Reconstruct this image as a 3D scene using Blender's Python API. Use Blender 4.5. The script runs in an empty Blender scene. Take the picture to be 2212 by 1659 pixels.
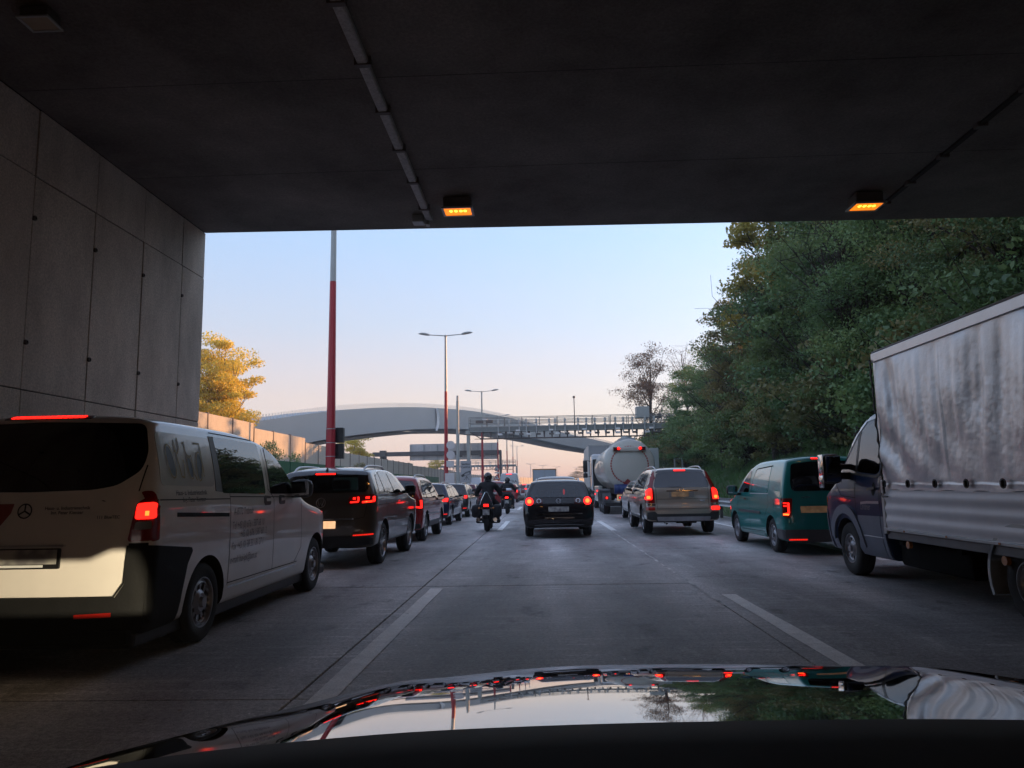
import bpy, bmesh, math, random
import numpy as np
from mathutils import Vector, Matrix
from mathutils.bvhtree import BVHTree
random.seed(7); rng = np.random.default_rng(7)
S = bpy.context.scene; COL = S.collection
R = math.radians
# ------------------------------------------------------------------ camera
cd = bpy.data.cameras.new('camera'); cam = bpy.data.objects.new('camera', cd); COL.objects.link(cam)
cd.sensor_width = 36; cd.lens = 36*1610/2212; cd.clip_start = .05; cd.clip_end = 3000
_X = Vector((.99906933, .02275917, -.03663995)); _Y = Vector((.03936318, -.13377329, .9902299)); _Z = Vector((-.01763536, .99075059, .13454467))
# columns: camera right, up, back in world axes
cr = Vector((_X[0], _Y[0], _Z[0])); cu = Vector((_X[1], _Y[1], _Z[1])); cb = -Vector((_X[2], _Y[2], _Z[2]))
cam.matrix_world = Matrix(((cr[0], cu[0], cb[0], 0), (cr[1], cu[1], cb[1], 0), (cr[2], cu[2], cb[2], 1.36), (0, 0, 0, 1)))
S.camera = cam
# ------------------------------------------------------------------ world + sun
SUN_EL, SUN_AZ = R(8.5), R(62.0)          # azimuth measured from +Y (down the road) towards +X
w = bpy.data.worlds.new('World'); S.world = w; w.use_nodes = True
nt = w.node_tree; nt.nodes.clear()
sky = nt.nodes.new('ShaderNodeTexSky'); sky.sky_type = 'NISHITA'; sky.sun_disc = False
sky.sun_elevation = SUN_EL; sky.sun_rotation = SUN_AZ
sky.altitude = 200; sky.air_density = 1.0; sky.dust_density = 1.6; sky.ozone_density = 2.6
bg = nt.nodes.new('ShaderNodeBackground'); bg.inputs[1].default_value = .15
ow = nt.nodes.new('ShaderNodeOutputWorld')
# evening haze over the clear sky: colour depends on height above the horizon only
tc_ = nt.nodes.new('ShaderNodeTexCoord'); sp_ = nt.nodes.new('ShaderNodeSeparateXYZ'); nt.links.new(tc_.outputs['Generated'], sp_.inputs[0])
hz_ = nt.nodes.new('ShaderNodeValToRGB'); he = hz_.color_ramp.elements
HZ = [(.0, (.150, .078, .110)), (.03, (.150, .078, .110)), (.115, (.180, .095, .072)), (.16, (.165, .108, .098)), (.21, (.140, .125, .135)), (.32, (.115, .150, .205)), (.6, (.140, .155, .205)), (1., (.125, .140, .190))]
while len(he) < len(HZ): he.new(.5)
for e_, (p_, c_) in zip(he, HZ): e_.position = p_; e_.color = (*c_, 1)
nt.links.new(sp_.outputs[2], hz_.inputs[0])
bg2 = nt.nodes.new('ShaderNodeBackground'); bg2.inputs[1].default_value = .88; nt.links.new(hz_.outputs[0], bg2.inputs[0])
bg.inputs[1].default_value = .076
ad_ = nt.nodes.new('ShaderNodeAddShader'); nt.links.new(sky.outputs[0], bg.inputs[0]); nt.links.new(bg.outputs[0], ad_.inputs[0]); nt.links.new(bg2.outputs[0], ad_.inputs[1]); nt.links.new(ad_.outputs[0], ow.inputs[0])
sl = bpy.data.lights.new('sun', 'SUN'); sl.energy = 3.2; sl.angle = R(.6); sl.color = (1, .47, .18)
sun = bpy.data.objects.new('sun', sl); COL.objects.link(sun)
sd = Vector((math.sin(SUN_AZ)*math.cos(SUN_EL), math.cos(SUN_AZ)*math.cos(SUN_EL), math.sin(SUN_EL)))
sun.rotation_euler = sd.to_track_quat('Z', 'Y').to_euler()
vs = S.view_settings; vs.view_transform = 'Standard'; vs.look = 'None'; vs.gamma = 1; vs.use_curve_mapping = False; vs.exposure = 1.6
S.cycles.max_bounces = 8; S.cycles.diffuse_bounces = 4; S.cycles.glossy_bounces = 4; S.cycles.transparent_max_bounces = 16
S.cycles.use_denoising = True; S.cycles.caustics_reflective = False; S.cycles.caustics_refractive = False
S.cycles.sample_clamp_indirect = 6

# ------------------------------------------------------------------ materials
def new_mat(name):
    m = bpy.data.materials.new(name); m.use_nodes = True
    n = m.node_tree; b = n.nodes['Principled BSDF']
    return m, n, b
def N(n, t, **k):
    x = n.nodes.new(t)
    for a, v in k.items():
        if a.startswith('i_'): x.inputs[a[2:].replace('_', ' ')].default_value = v
        else: setattr(x, a, v)
    return x
def mat(name, col, rough=.5, metal=0., coat=0., var=0., vscale=6., bump=0., bscale=40., emit=None, estr=0., spec=.5, coords='Object', rvar=0.):
    m, n, b = new_mat(name)
    b.inputs['Base Color'].default_value = (*col, 1); b.inputs['Roughness'].default_value = rough; b.inputs['Metallic'].default_value = metal
    b.inputs['Coat Weight'].default_value = coat; b.inputs['Coat Roughness'].default_value = .04; b.inputs['Specular IOR Level'].default_value = spec
    tc = N(n, 'ShaderNodeTexCoord')
    if var > 0 or rvar > 0:
        nz = N(n, 'ShaderNodeTexNoise', i_Scale=vscale, i_Detail=6., i_Roughness=.62)
        n.links.new(tc.outputs[coords], nz.inputs['Vector'])
        mp = N(n, 'ShaderNodeMapRange'); mp.inputs[1].default_value = .3; mp.inputs[2].default_value = .7
        mp.inputs[3].default_value = 1-var; mp.inputs[4].default_value = 1+var
        n.links.new(nz.outputs[0], mp.inputs[0])
        mx = N(n, 'ShaderNodeMix', data_type='RGBA', blend_type='MULTIPLY'); mx.inputs[0].default_value = 1
        mx.inputs[6].default_value = (*col, 1); n.links.new(mp.outputs[0], mx.inputs[7]); n.links.new(mx.outputs[2], b.inputs['Base Color'])
        if rvar > 0:
            mr = N(n, 'ShaderNodeMapRange'); mr.inputs[1].default_value = .3; mr.inputs[2].default_value = .7
            mr.inputs[3].default_value = max(.01, rough-rvar); mr.inputs[4].default_value = rough+rvar
            n.links.new(nz.outputs[0], mr.inputs[0]); n.links.new(mr.outputs[0], b.inputs['Roughness'])
    if bump > 0:
        nb = N(n, 'ShaderNodeTexNoise', i_Scale=bscale, i_Detail=5.)
        n.links.new(tc.outputs[coords], nb.inputs['Vector'])
        bp = N(n, 'ShaderNodeBump', i_Strength=bump, i_Distance=.02); n.links.new(nb.outputs[0], bp.inputs['Height']); n.links.new(bp.outputs[0], b.inputs['Normal'])
    if emit:
        b.inputs['Emission Color'].default_value = (*emit, 1); b.inputs['Emission Strength'].default_value = estr
    return m
def paint(name, col, metal=.0, rough=.35):
    m = mat(name, col, rough, metal, coat=1., var=.05, vscale=3., spec=.25)
    m.node_tree.nodes['Principled BSDF'].inputs['Coat IOR'].default_value = 1.5
    return m
def glass_mat(name, tint, through):
    m = bpy.data.materials.new(name); m.use_nodes = True; n = m.node_tree; n.nodes.clear()
    o = N(n, 'ShaderNodeOutputMaterial'); gl = N(n, 'ShaderNodeBsdfGlossy'); gl.inputs['Roughness'].default_value = .015; gl.inputs['Color'].default_value = (.95, .97, 1, 1)
    fr = N(n, 'ShaderNodeFresnel', i_IOR=1.52)
    mp = N(n, 'ShaderNodeMapRange'); mp.inputs[3].default_value = .05; mp.inputs[4].default_value = 1.0
    n.links.new(fr.outputs[0], mp.inputs[0])
    if through: base = N(n, 'ShaderNodeBsdfTransparent'); base.inputs[0].default_value = (*tint, 1)
    else: base = N(n, 'ShaderNodeBsdfDiffuse'); base.inputs[0].default_value = (*tint, 1)
    mx = N(n, 'ShaderNodeMixShader'); n.links.new(mp.outputs[0], mx.inputs[0]); n.links.new(base.outputs[0], mx.inputs[1]); n.links.new(gl.outputs[0], mx.inputs[2])
    n.links.new(mx.outputs[0], o.inputs[0])
    return m
M = {}
M['black'] = mat('black_plastic', (.012, .012, .013), .45, var=.15, bump=.1)
M['dgrey'] = mat('dark_grey_plastic', (.035, .036, .038), .5, var=.15, bump=.1)
M['mgrey'] = mat('grey_plastic', (.085, .087, .095), .5, var=.1, bump=.1)
M['seam'] = mat('panel_gap', (.004, .004, .004), .9)
M['rubber'] = mat('tyre_rubber', (.016, .016, .017), .8, var=.25, vscale=9, bump=.25, bscale=60)
M['alloy'] = mat('alloy_wheel', (.42, .42, .44), .32, .85, var=.12)
M['steel'] = mat('steel_wheel', (.34, .34, .36), .4, .6, var=.2)
M['chrome'] = mat('chrome', (.75, .75, .77), .12, 1.)
M['glass'] = glass_mat('tinted_glass', (.30, .34, .35), True)
M['privacy'] = glass_mat('privacy_glass', (.05, .055, .06), True)
M['vanglass'] = glass_mat('dark_van_glass', (.004, .005, .006), False)
M['inside'] = mat('car_interior', (.02, .02, .022), .8, var=.2)
M['lens'] = mat('red_lens', (.22, .006, .005), .12, coat=.6, spec=.6)
M['lens_dark'] = mat('smoked_red_lens', (.06, .004, .005), .12, coat=.6)
M['clear'] = mat('clear_lens', (.22, .2, .2), .12, coat=.6)
M['lit'] = mat('lit_brake_lamp', (.5, .01, .01), .3, emit=(1, .010, .006), estr=1.25)
M['soft_glow'] = mat('glowing_red_plastic', (.4, .01, .01), .3, emit=(1, .02, .008), estr=.28)  # faint glow put into reflectors and an ornament, no lamps behind them
M['core'] = mat('lamp_core', (.5, .1, .02), .3, emit=(1, .085, .012), estr=2.0)
M['amber'] = mat('amber_lens', (.45, .16, .03), .25, coat=.5)
M['reflector'] = mat('red_reflector', (.4, .015, .01), .25, coat=.5)
M['platelamp'] = mat('number_plate_lit', (.8, .66, .5), .5, emit=(1, .55, .25), estr=.16)
def plate_mat(name, a, bcol, emit=0):
    m, n, b = new_mat(name); tc = N(n, 'ShaderNodeTexCoord')
    nz = N(n, 'ShaderNodeTexNoise', i_Scale=9., i_Detail=1.); n.links.new(tc.outputs['Object'], nz.inputs[0])
    rp = N(n, 'ShaderNodeValToRGB'); rp.color_ramp.elements[0].color = (*bcol, 1); rp.color_ramp.elements[1].color = (*a, 1)
    rp.color_ramp.elements[0].position = .38; rp.color_ramp.elements[1].position = .62
    n.links.new(nz.outputs[0], rp.inputs[0]); n.links.new(rp.outputs[0], b.inputs[0]); b.inputs['Roughness'].default_value = .45
    if emit: n.links.new(rp.outputs[0], b.inputs['Emission Color']); b.inputs['Emission Strength'].default_value = emit
    return m
M['plate'] = plate_mat('number_plate', (.5, .48, .45), (.22, .21, .22))
M['plate_tan'] = plate_mat('number_plate_warm_glow', (.40, .24, .13), (.26, .16, .09), .05)  # warm light put into the plate's tan colour, with a faint glow
M['plate_lit'] = plate_mat('number_plate_lamp_glow', (.85, .50, .26), (.75, .40, .2), .42)  # amber plate-lamp light put into the plate's colour and emission
M['gantry'] = mat('weathered_gantry_steel', (.20, .215, .21), .55, .2, var=.1, vscale=2)
M['galv'] = mat('galvanised_steel', (.42, .44, .45), .42, .55, var=.12, vscale=2.5)
M['galvdark'] = mat('weathered_steel', (.13, .115, .11), .6, .3, var=.2, vscale=2)
M['white'] = mat('white_sheet', (.72, .72, .72), .5, var=.05)
M['red_paint'] = mat('red_mast_paint', (.36, .018, .028), .45, var=.08, vscale=2)
M['grey_paint'] = mat('grey_mast_paint', (.36, .38, .37), .45, .2, var=.08, vscale=2)
M['sign_back'] = mat('sign_back', (.60, .57, .57), .5, .2, var=.07, vscale=2)
M['jacket'] = mat('black_riding_jacket', (.010, .010, .013), .75, var=.3, vscale=12, bump=.3, bscale=25)
M['helmet'] = mat('black_helmet', (.012, .012, .014), .18, coat=.7)
M['soft'] = mat('seat_fabric', (.03, .03, .033), .85)

# ------------------------------------------------------------------ mesh helpers
class MB:
    def __init__(s): s.v = []; s.f = []
    def add(s, v, f):
        o = len(s.v); s.v += [tuple(p) for p in v]; s.f += [tuple(i+o for i in q) for q in f]; return s
    def box(s, x0, x1, y0, y1, z0, z1, c=0.):
        if c <= 0:
            v = [(x, y, z) for z in (z0, z1) for y in (y0, y1) for x in (x0, x1)]
            return s.add(v, [(0, 2, 3, 1), (4, 5, 7, 6), (0, 1, 5, 4), (2, 6, 7, 3), (0, 4, 6, 2), (1, 3, 7, 5)])
        c = min(c, (x1-x0)*.49, (y1-y0)*.49, (z1-z0)*.49)
        b = bmesh.new(); bmesh.ops.create_cube(b, size=1)
        for p in b.verts: p.co = Vector(((x0+x1)/2+p.co.x*(x1-x0), (y0+y1)/2+p.co.y*(y1-y0), (z0+z1)/2+p.co.z*(z1-z0)))
        bmesh.ops.bevel(b, geom=b.edges[:], offset=c, segments=2, profile=.5, affect='EDGES')
        b.verts.index_update(); s.add([p.co for p in b.verts], [[q.index for q in f.verts] for f in b.faces]); b.free(); return s
    def tube(s, pts, r, n=8, cap=True):
        pts = [Vector(p) for p in pts]; rr = r if isinstance(r, (list, tuple, np.ndarray)) else [r]*len(pts)
        V = []; F = []; prev = None
        for i, p in enumerate(pts):
            d = (pts[min(i+1, len(pts)-1)]-pts[max(i-1, 0)]).normalized()
            a = prev if prev is not None else (Vector((0, 0, 1)) if abs(d.z) < .9 else Vector((1, 0, 0)))
            a = (a-d*a.dot(d)); a = a.normalized() if a.length > 1e-6 else d.orthogonal().normalized()
            prev = a; b = d.cross(a)
            for k in range(n):
                t = 2*math.pi*(k+.5)/n; V.append(p+(a*math.cos(t)+b*math.sin(t))*rr[i])
        for i in range(len(pts)-1):
            for k in range(n): F.append((i*n+k, i*n+(k+1) % n, (i+1)*n+(k+1) % n, (i+1)*n+k))
        if cap: F.append(tuple(range(n-1, -1, -1))); F.append(tuple(range((len(pts)-1)*n, len(pts)*n)))
        return s.add(V, F)
    def lathe(s, prof, n=24, axis='x', c=(0, 0, 0)):
        V = []; F = []
        for (r, h) in prof:
            for k in range(n):
                t = 2*math.pi*k/n; a, b = r*math.cos(t), r*math.sin(t)
                V.append({'x': (h+c[0], a+c[1], b+c[2]), 'y': (a+c[0], h+c[1], b+c[2]), 'z': (a+c[0], b+c[1], h+c[2])}[axis])
        for i in range(len(prof)-1):
            for k in range(n): F.append((i*n+k, i*n+(k+1) % n, (i+1)*n+(k+1) % n, (i+1)*n+k))
        return s.add(V, F)
    def prism(s, poly, axis, a, b):
        f = {'x': lambda p, h: (h, p[0], p[1]), 'y': lambda p, h: (p[0], h, p[1]), 'z': lambda p, h: (p[0], p[1], h)}[axis]
        n = len(poly); V = [f(p, a) for p in poly]+[f(p, b) for p in poly]
        F = [tuple(range(n)), tuple(range(2*n-1, n-1, -1))]+[(i, (i+1) % n, n+(i+1) % n, n+i) for i in range(n)]
        return s.add(V, F)
    def sphere(s, c, r, n=12, m=8, sc=(1, 1, 1)):
        V = []; F = []
        for i in range(m+1):
            th = math.pi*i/m
            for k in range(n):
                ph = 2*math.pi*k/n
                V.append((c[0]+r*sc[0]*math.sin(th)*math.cos(ph), c[1]+r*sc[1]*math.sin(th)*math.sin(ph), c[2]+r*sc[2]*math.cos(th)))
        for i in range(m):
            for k in range(n): F.append((i*n+k, (i+1)*n+k, (i+1)*n+(k+1) % n, i*n+(k+1) % n))
        return s.add(V, F)
    def mesh(s, name, m=None, smooth=False, ang=35., clean=True):
        me = bpy.data.meshes.new(name); me.from_pydata([tuple(p) for p in s.v], [], s.f)
        if clean:
            b = bmesh.new(); b.from_mesh(me); bmesh.ops.remove_doubles(b, verts=b.verts, dist=1e-5); bmesh.ops.dissolve_degenerate(b, edges=b.edges, dist=1e-6)
            bmesh.ops.recalc_face_normals(b, faces=b.faces); b.to_mesh(me); b.free()
        if m: me.materials.append(m)
        if smooth:
            me.polygons.foreach_set('use_smooth', [True]*len(me.polygons)); me.set_sharp_from_angle(angle=R(ang))
        me.update(); return me
def obj(name, me, parent=None, loc=None, rot=None):
    o = bpy.data.objects.new(name, me); COL.objects.link(o)
    if parent is not None: o.parent = parent
    if loc is not None: o.location = loc
    if rot is not None: o.rotation_euler = rot
    return o
def part(name, mb, m, parent=None, smooth=False, ang=35., clean=True):
    return obj(name, mb.mesh(name, m, smooth, ang, clean), parent)
def tag(o, label, cat, group=None, kind=None):
    if label: o['label'] = label
    if cat: o['category'] = cat
    if group: o['group'] = group
    if kind: o['kind'] = kind
    return o
def thing(name, label, cat, loc=(0, 0, 0), rz=0, group=None):
    o = bpy.data.objects.new(name, None); COL.objects.link(o); o.location = loc; o.rotation_euler = (0, 0, rz); o.empty_display_size = .2
    return tag(o, label, cat, group)
def kids(o): return [c for c in COL.objects if c.parent is o]
def dup(root, loc=None, rz=None, label=None, group=None, ch=None):
    def rec(o, par):
        c = o.copy(); COL.objects.link(c); c.parent = par
        for k in CH.get(o.name, []): rec(k, c)
        return c
    CH = {}
    for o in COL.objects:
        if o.parent: CH.setdefault(o.parent.name, []).append(o)
    c = rec(root, None)
    if loc is not None: c.location = loc
    if rz is not None: c.rotation_euler = (0, 0, rz)
    if label: c['label'] = label
    if group: c['group'] = group
    return c
def rpoly(poly, r=.04, n=4):
    out = []; k = len(poly)
    for i in range(k):
        p0, p1, p2 = Vector(poly[i-1]), Vector(poly[i]), Vector(poly[(i+1) % k])
        a, b = (p0-p1), (p2-p1); q = min(r, a.length*.45, b.length*.45)
        A = p1+a.normalized()*q; B = p1+b.normalized()*q
        for j in range(n+1):
            t = j/n; out.append(tuple(A*(1-t)**2+p1*2*t*(1-t)+B*t*t))
    return out
def pch(pts):
    xs = np.array([p[0] for p in pts], float); ys = np.array([p[1] for p in pts], float)
    h = np.diff(xs); d = np.diff(ys)/h; m = np.zeros(len(xs)); m[0] = d[0]; m[-1] = d[-1]
    for i in range(1, len(xs)-1):
        if d[i-1]*d[i] > 0: w1, w2 = 2*h[i]+h[i-1], h[i]+2*h[i-1]; m[i] = (w1+w2)/(w1/d[i-1]+w2/d[i])
    def f(x):
        x = min(max(x, xs[0]), xs[-1]); i = min(int(np.searchsorted(xs, x, 'right'))-1, len(xs)-2); t = (x-xs[i])/h[i]
        return float((2*t**3-3*t*t+1)*ys[i]+(t**3-2*t*t+t)*h[i]*m[i]+(-2*t**3+3*t*t)*ys[i+1]+(t**3-t*t)*h[i]*m[i+1])
    return f
def lin(pts):
    xs = [p[0] for p in pts]; ys = [p[1] for p in pts]
    return lambda x: float(np.interp(x, xs, ys))
# ------------------------------------------------------------------ ground, road, markings
def concrete(name, c0, c1, rough=.75, scale=1.2, streak=None, bump=.15, fine=60.):
    m, n, b = new_mat(name); tc = N(n, 'ShaderNodeTexCoord'); b.inputs['Roughness'].default_value = rough
    mpn = N(n, 'ShaderNodeMapping'); n.links.new(tc.outputs['Object'], mpn.inputs[0])
    if streak: mpn.inputs['Scale'].default_value = streak
    a = N(n, 'ShaderNodeTexNoise', i_Scale=scale, i_Detail=9., i_Roughness=.68); n.links.new(mpn.outputs[0], a.inputs[0])
    f = N(n, 'ShaderNodeTexNoise', i_Scale=fine, i_Detail=3., i_Roughness=.8); n.links.new(tc.outputs['Object'], f.inputs[0])
    rp = N(n, 'ShaderNodeValToRGB'); rp.color_ramp.elements[0].position = .3; rp.color_ramp.elements[1].position = .7; rp.color_ramp.elements[0].color = (*c0, 1); rp.color_ramp.elements[1].color = (*c1, 1)
    n.links.new(a.outputs[0], rp.inputs[0])
    mr = N(n, 'ShaderNodeMapRange'); mr.inputs[1].default_value = .3; mr.inputs[2].default_value = .7; mr.inputs[3].default_value = .72; mr.inputs[4].default_value = 1.28; n.links.new(f.outputs[0], mr.inputs[0])
    mxx = N(n, 'ShaderNodeMix', data_type='RGBA', blend_type='MULTIPLY'); mxx.inputs[0].default_value = 1; n.links.new(rp.outputs[0], mxx.inputs[6]); n.links.new(mr.outputs[0], mxx.inputs[7]); n.links.new(mxx.outputs[2], b.inputs[0])
    bp = N(n, 'ShaderNodeBump', i_Strength=bump, i_Distance=.01); n.links.new(f.outputs[0], bp.inputs['Height']); n.links.new(bp.outputs[0], b.inputs['Normal'])
    return m
def road_material():
    m, n, b = new_mat('worn_concrete_road'); tc = N(n, 'ShaderNodeTexCoord'); geo = N(n, 'ShaderNodeNewGeometry'); P = geo.outputs['Position']
    def nz(sc, det, rough, scale=(1, 1, 1)):
        mp = N(n, 'ShaderNodeMapping'); mp.inputs['Scale'].default_value = scale; n.links.new(P, mp.inputs[0])
        t = N(n, 'ShaderNodeTexNoise', i_Scale=sc, i_Detail=det, i_Roughness=rough); n.links.new(mp.outputs[0], t.inputs[0]); return t.outputs[0]
    def ramp(inp, stops):
        r = N(n, 'ShaderNodeValToRGB'); e = r.color_ramp.elements
        while len(e) < len(stops): e.new(.5)
        for q, (p, c) in zip(e, stops): q.position = p; q.color = (c, c, c, 1)
        n.links.new(inp, r.inputs[0]); return r.outputs[0]
    def mul(a, c_, fac=1.):
        x = N(n, 'ShaderNodeMix', data_type='RGBA', blend_type='MULTIPLY'); x.inputs[0].default_value = fac; n.links.new(a, x.inputs[6]); n.links.new(c_, x.inputs[7]); return x.outputs[2]
    base = N(n, 'ShaderNodeRGB'); base.outputs[0].default_value = (.42, .40, .395, 1)
    c = mul(base.outputs[0], ramp(nz(.35, 6, .6, (1.6, .25, 1)), [(.32, .52), (.68, 1.45)]))          # long worn tracks
    c = mul(c, ramp(nz(1.1, 7, .7, (1, .45, 1)), [(.3, .72), (.60, 1.08), (.74, 1.8)]))             # pale patches
    c = mul(c, ramp(nz(3.5, 6, .7, (.28, 2.8, 1)), [(.40, .86), (.58, 1.0), (.72, 1.7)]), .9); c = mul(c, ramp(nz(28, 4, .75), [(.3, .62), (.7, 1.38)])); c = mul(c, ramp(nz(14, 3, .6), [(.60, 1.0), (.68, 1.0), (.74, 2.3)]), .55); c = mul(c, ramp(nz(1.7, 4, .7, (1, .6, 1)), [(.30, .42), (.42, 1.0)]), .9)        # scuffs across
    c = mul(c, ramp(nz(95, 3, .8), [(.3, .55), (.7, 1.45)]))                                       # grain
    c = mul(c, ramp(nz(420, 2, .8), [(.3, .6), (.7, 1.4)]), .7)
    # wheel tracks: polished bands 0.85 m either side of each lane centre
    sx = N(n, 'ShaderNodeSeparateXYZ'); n.links.new(P, sx.inputs[0])
    sn = N(n, 'ShaderNodeMath', operation='SINE'); mm = N(n, 'ShaderNodeMath', operation='MULTIPLY_ADD'); mm.inputs[1].default_value = 2*math.pi/1.87; mm.inputs[2].default_value = 1.0; n.links.new(sx.outputs[0], mm.inputs[0]); n.links.new(mm.outputs[0], sn.inputs[0])
    mr = N(n, 'ShaderNodeMapRange'); mr.inputs[1].default_value = -1; mr.inputs[2].default_value = 1; mr.inputs[3].default_value = .74; mr.inputs[4].default_value = 1.18; n.links.new(sn.outputs[0], mr.inputs[0])
    c = mul(c, mr.outputs[0])
    n.links.new(c, b.inputs[0]); b.inputs['Roughness'].default_value = .6; b.inputs['Specular IOR Level'].default_value = .22
    bp = N(n, 'ShaderNodeBump', i_Strength=.5, i_Distance=.006); n.links.new(nz(130, 3, .7), bp.inputs['Height']); n.links.new(bp.outputs[0], b.inputs['Normal'])
    return m
M['road'] = road_material()
M['joint'] = mat('joint_filler', (.018, .018, .018), .8)
M['line'] = concrete('worn_white_line', (.74, .70, .66), (1., .96, .92), .6, 7., bump=.1, fine=70.)
M['line_far'] = mat('white_line', (.88, .87, .85), .6, var=.12, vscale=4)
road = obj('road', MB().mesh('road') if False else None) if False else None
b = MB(); b.box(-110, 165, -140, 600, -.6, -.30); gr = part('ground', b, mat('ground_earth', (.05, .05, .035), .9, var=.3, vscale=.4), None); tag(gr, None, None, kind='structure')
b = MB(); b.box(-20, 11, -125, 520, -.25, -.06); road = part('road', b, M['joint'], None); tag(road, None, None, kind='structure')
xs = [-5.75, -1.66, 2.0, 6.9]; ys = [-11.3+5.45*k for k in range(0, 26)]
for i in range(3):
    for k in range(len(ys)-1):
        b = MB(); g = .012 if i < 1 else .008; z = -.002+.003*random.random()-.0015
        b.box(xs[i]+g, xs[i+1]-g, ys[k]+.008, ys[k+1]-.008, -.12, z, .006); part('concrete_slab', b, M['road'], road)
b = MB(); b.box(xs[0]+.01, xs[3], ys[-1]+.02, 520, -.1, -.002); b.box(-40, xs[0]-.01, -125, 520, -.2, -.004); b.box(xs[3]+.01, 11.2, -125, 60, -.2, -.004); b.box(xs[0]+.01, xs[3], -125, ys[0]-.02, -.1, -.002); part('carriageway', b, M['road'], road)
# broken lane lines
def dash(x0, x1, y0, y1, w_, m):
    b = MB(); n = 12
    V = []
    for i in range(n+1):
        t = i/n; V += [(x0+(x1-x0)*t-w_/2+random.uniform(-.006, .006), y0+(y1-y0)*t, .004), (x0+(x1-x0)*t+w_/2+random.uniform(-.006, .006), y0+(y1-y0)*t, .004)]
    b.add(V, [(2*i, 2*i+1, 2*i+3, 2*i+2) for i in range(n)]); part('lane_dash', b, m, road)
for k in range(6):
    y = 4.5+18.6*k; X = -1.44+.016*min(k, 1)*8
    dash(X+(-.02 if k == 0 else 0), X, y, y+5.75, .17, M['line'] if k == 0 else M['line_far'])
    xr = 2.26 if k == 0 else 2.08
    dash(xr, xr-.02, y-.95, y+4.9, .17, M['line'] if k == 0 else M['line_far'])
dash(5.75, 5.75, 13, 140, .15, M['line_far']); dash(-5.35, -5.35, 5, 200, .15, M['line_far'])
dash(5.45, 5.45, -10, 13, .0001, M['line_far']) if False else None
# pale sealant thread in the right joint
b = MB(); V = []
for i in range(60): y = 8.6+i*.28; V += [(1.99-.018+.024*math.sin(i*1.7)*.5, y, .003), (1.99+.018+.024*math.sin(i*1.1)*.5, y, .003)]
b.add(V, [(2*i, 2*i+1, 2*i+3, 2*i+2) for i in range(59)]); part('joint_sealant', b, mat('pale_sealant', (.50, .485, .47), .7, var=.8, vscale=3), road)
# scattered leaves and litter
b = MB()
for k in range(420):
    x = random.uniform(-5.5, 6.2); y = 4.5+random.random()**1.6*26; s_ = random.uniform(.012, .03); a = random.uniform(0, 6.28)
    q = [(x+s_*math.cos(a+t)*(.5 if t in (1.57, 4.71) else 1.), y+s_*math.sin(a+t)*(.5 if t in (1.57, 4.71) else 1.), .006+random.uniform(0, .008)) for t in (0, 1.57, 3.14, 4.71)]
    b.add(q, [(0, 1, 2, 3)])
lv = part('fallen_leaves', b, mat('pale_dead_leaf', (.40, .37, .33), .7, var=.3), None, clean=False); tag(lv, 'small pale dead leaves strewn over the road surface', None, kind='stuff')

# ------------------------------------------------------------------ underpass
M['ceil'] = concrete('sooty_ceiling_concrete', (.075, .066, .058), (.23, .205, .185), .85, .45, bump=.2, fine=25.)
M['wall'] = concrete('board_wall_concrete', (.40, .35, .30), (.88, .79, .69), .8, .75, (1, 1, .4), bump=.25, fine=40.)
up = thing('underpass', 'dark concrete underpass framing the view with its ceiling and left wall', 'underpass', (0, 0, 0))
cz = 6.0; YB = -48
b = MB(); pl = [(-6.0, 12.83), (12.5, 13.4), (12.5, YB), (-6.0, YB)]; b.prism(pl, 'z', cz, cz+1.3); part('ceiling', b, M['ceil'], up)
b = MB(); b.prism([(-6.02, 12.84), (-6.9, 12.80), (-6.9, YB), (-6.02, YB)], 'z', -.2, cz+1.3); part('wall_core', b, mat('dark_joint_core', (.05, .045, .04), .9), up)  # dark core visible through the gaps between panels
b = MB(); b.prism([(11.2, 13.37), (12.5, 13.4), (12.5, YB), (11.2, YB)], 'z', -.2, cz-.003); part('right_wall', b, M['wall'], up)
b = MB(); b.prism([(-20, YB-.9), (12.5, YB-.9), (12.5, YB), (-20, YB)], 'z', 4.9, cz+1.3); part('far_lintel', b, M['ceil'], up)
jy = [12.84]+[12.02-1.23*k for k in range(12)]; jz = [-.1, 2.56, 5.15, cz-.004]
for k in range(len(jy)-1):
    for a, c in zip(jz[:-1], jz[1:]):
        b = MB(); o_ = random.uniform(-.006, .006); b.box(-6.06, -6.0+o_, jy[k+1]+.008, jy[k]-(.008 if k else 0), a+.007, c-.007, .006); part('wall_panel', b, M['wall'], up)
b = MB(); b.box(-6.06, -6.0, YB, jy[-1]-.008, -.1, cz-.004); part('wall_face', b, M['wall'], up)
for k in range(1, len(jy)-1):
    for z in (3.12, 4.63):
        b = MB(); b.lathe([(0, -.012), (.03, -.012), (.03, .02), (.018, .024), (.018, .005), (0, .005)], 12, 'x', (-6.0, jy[k]+.02, z)); part('anchor_cap', b, M['galvdark'], up)
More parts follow.
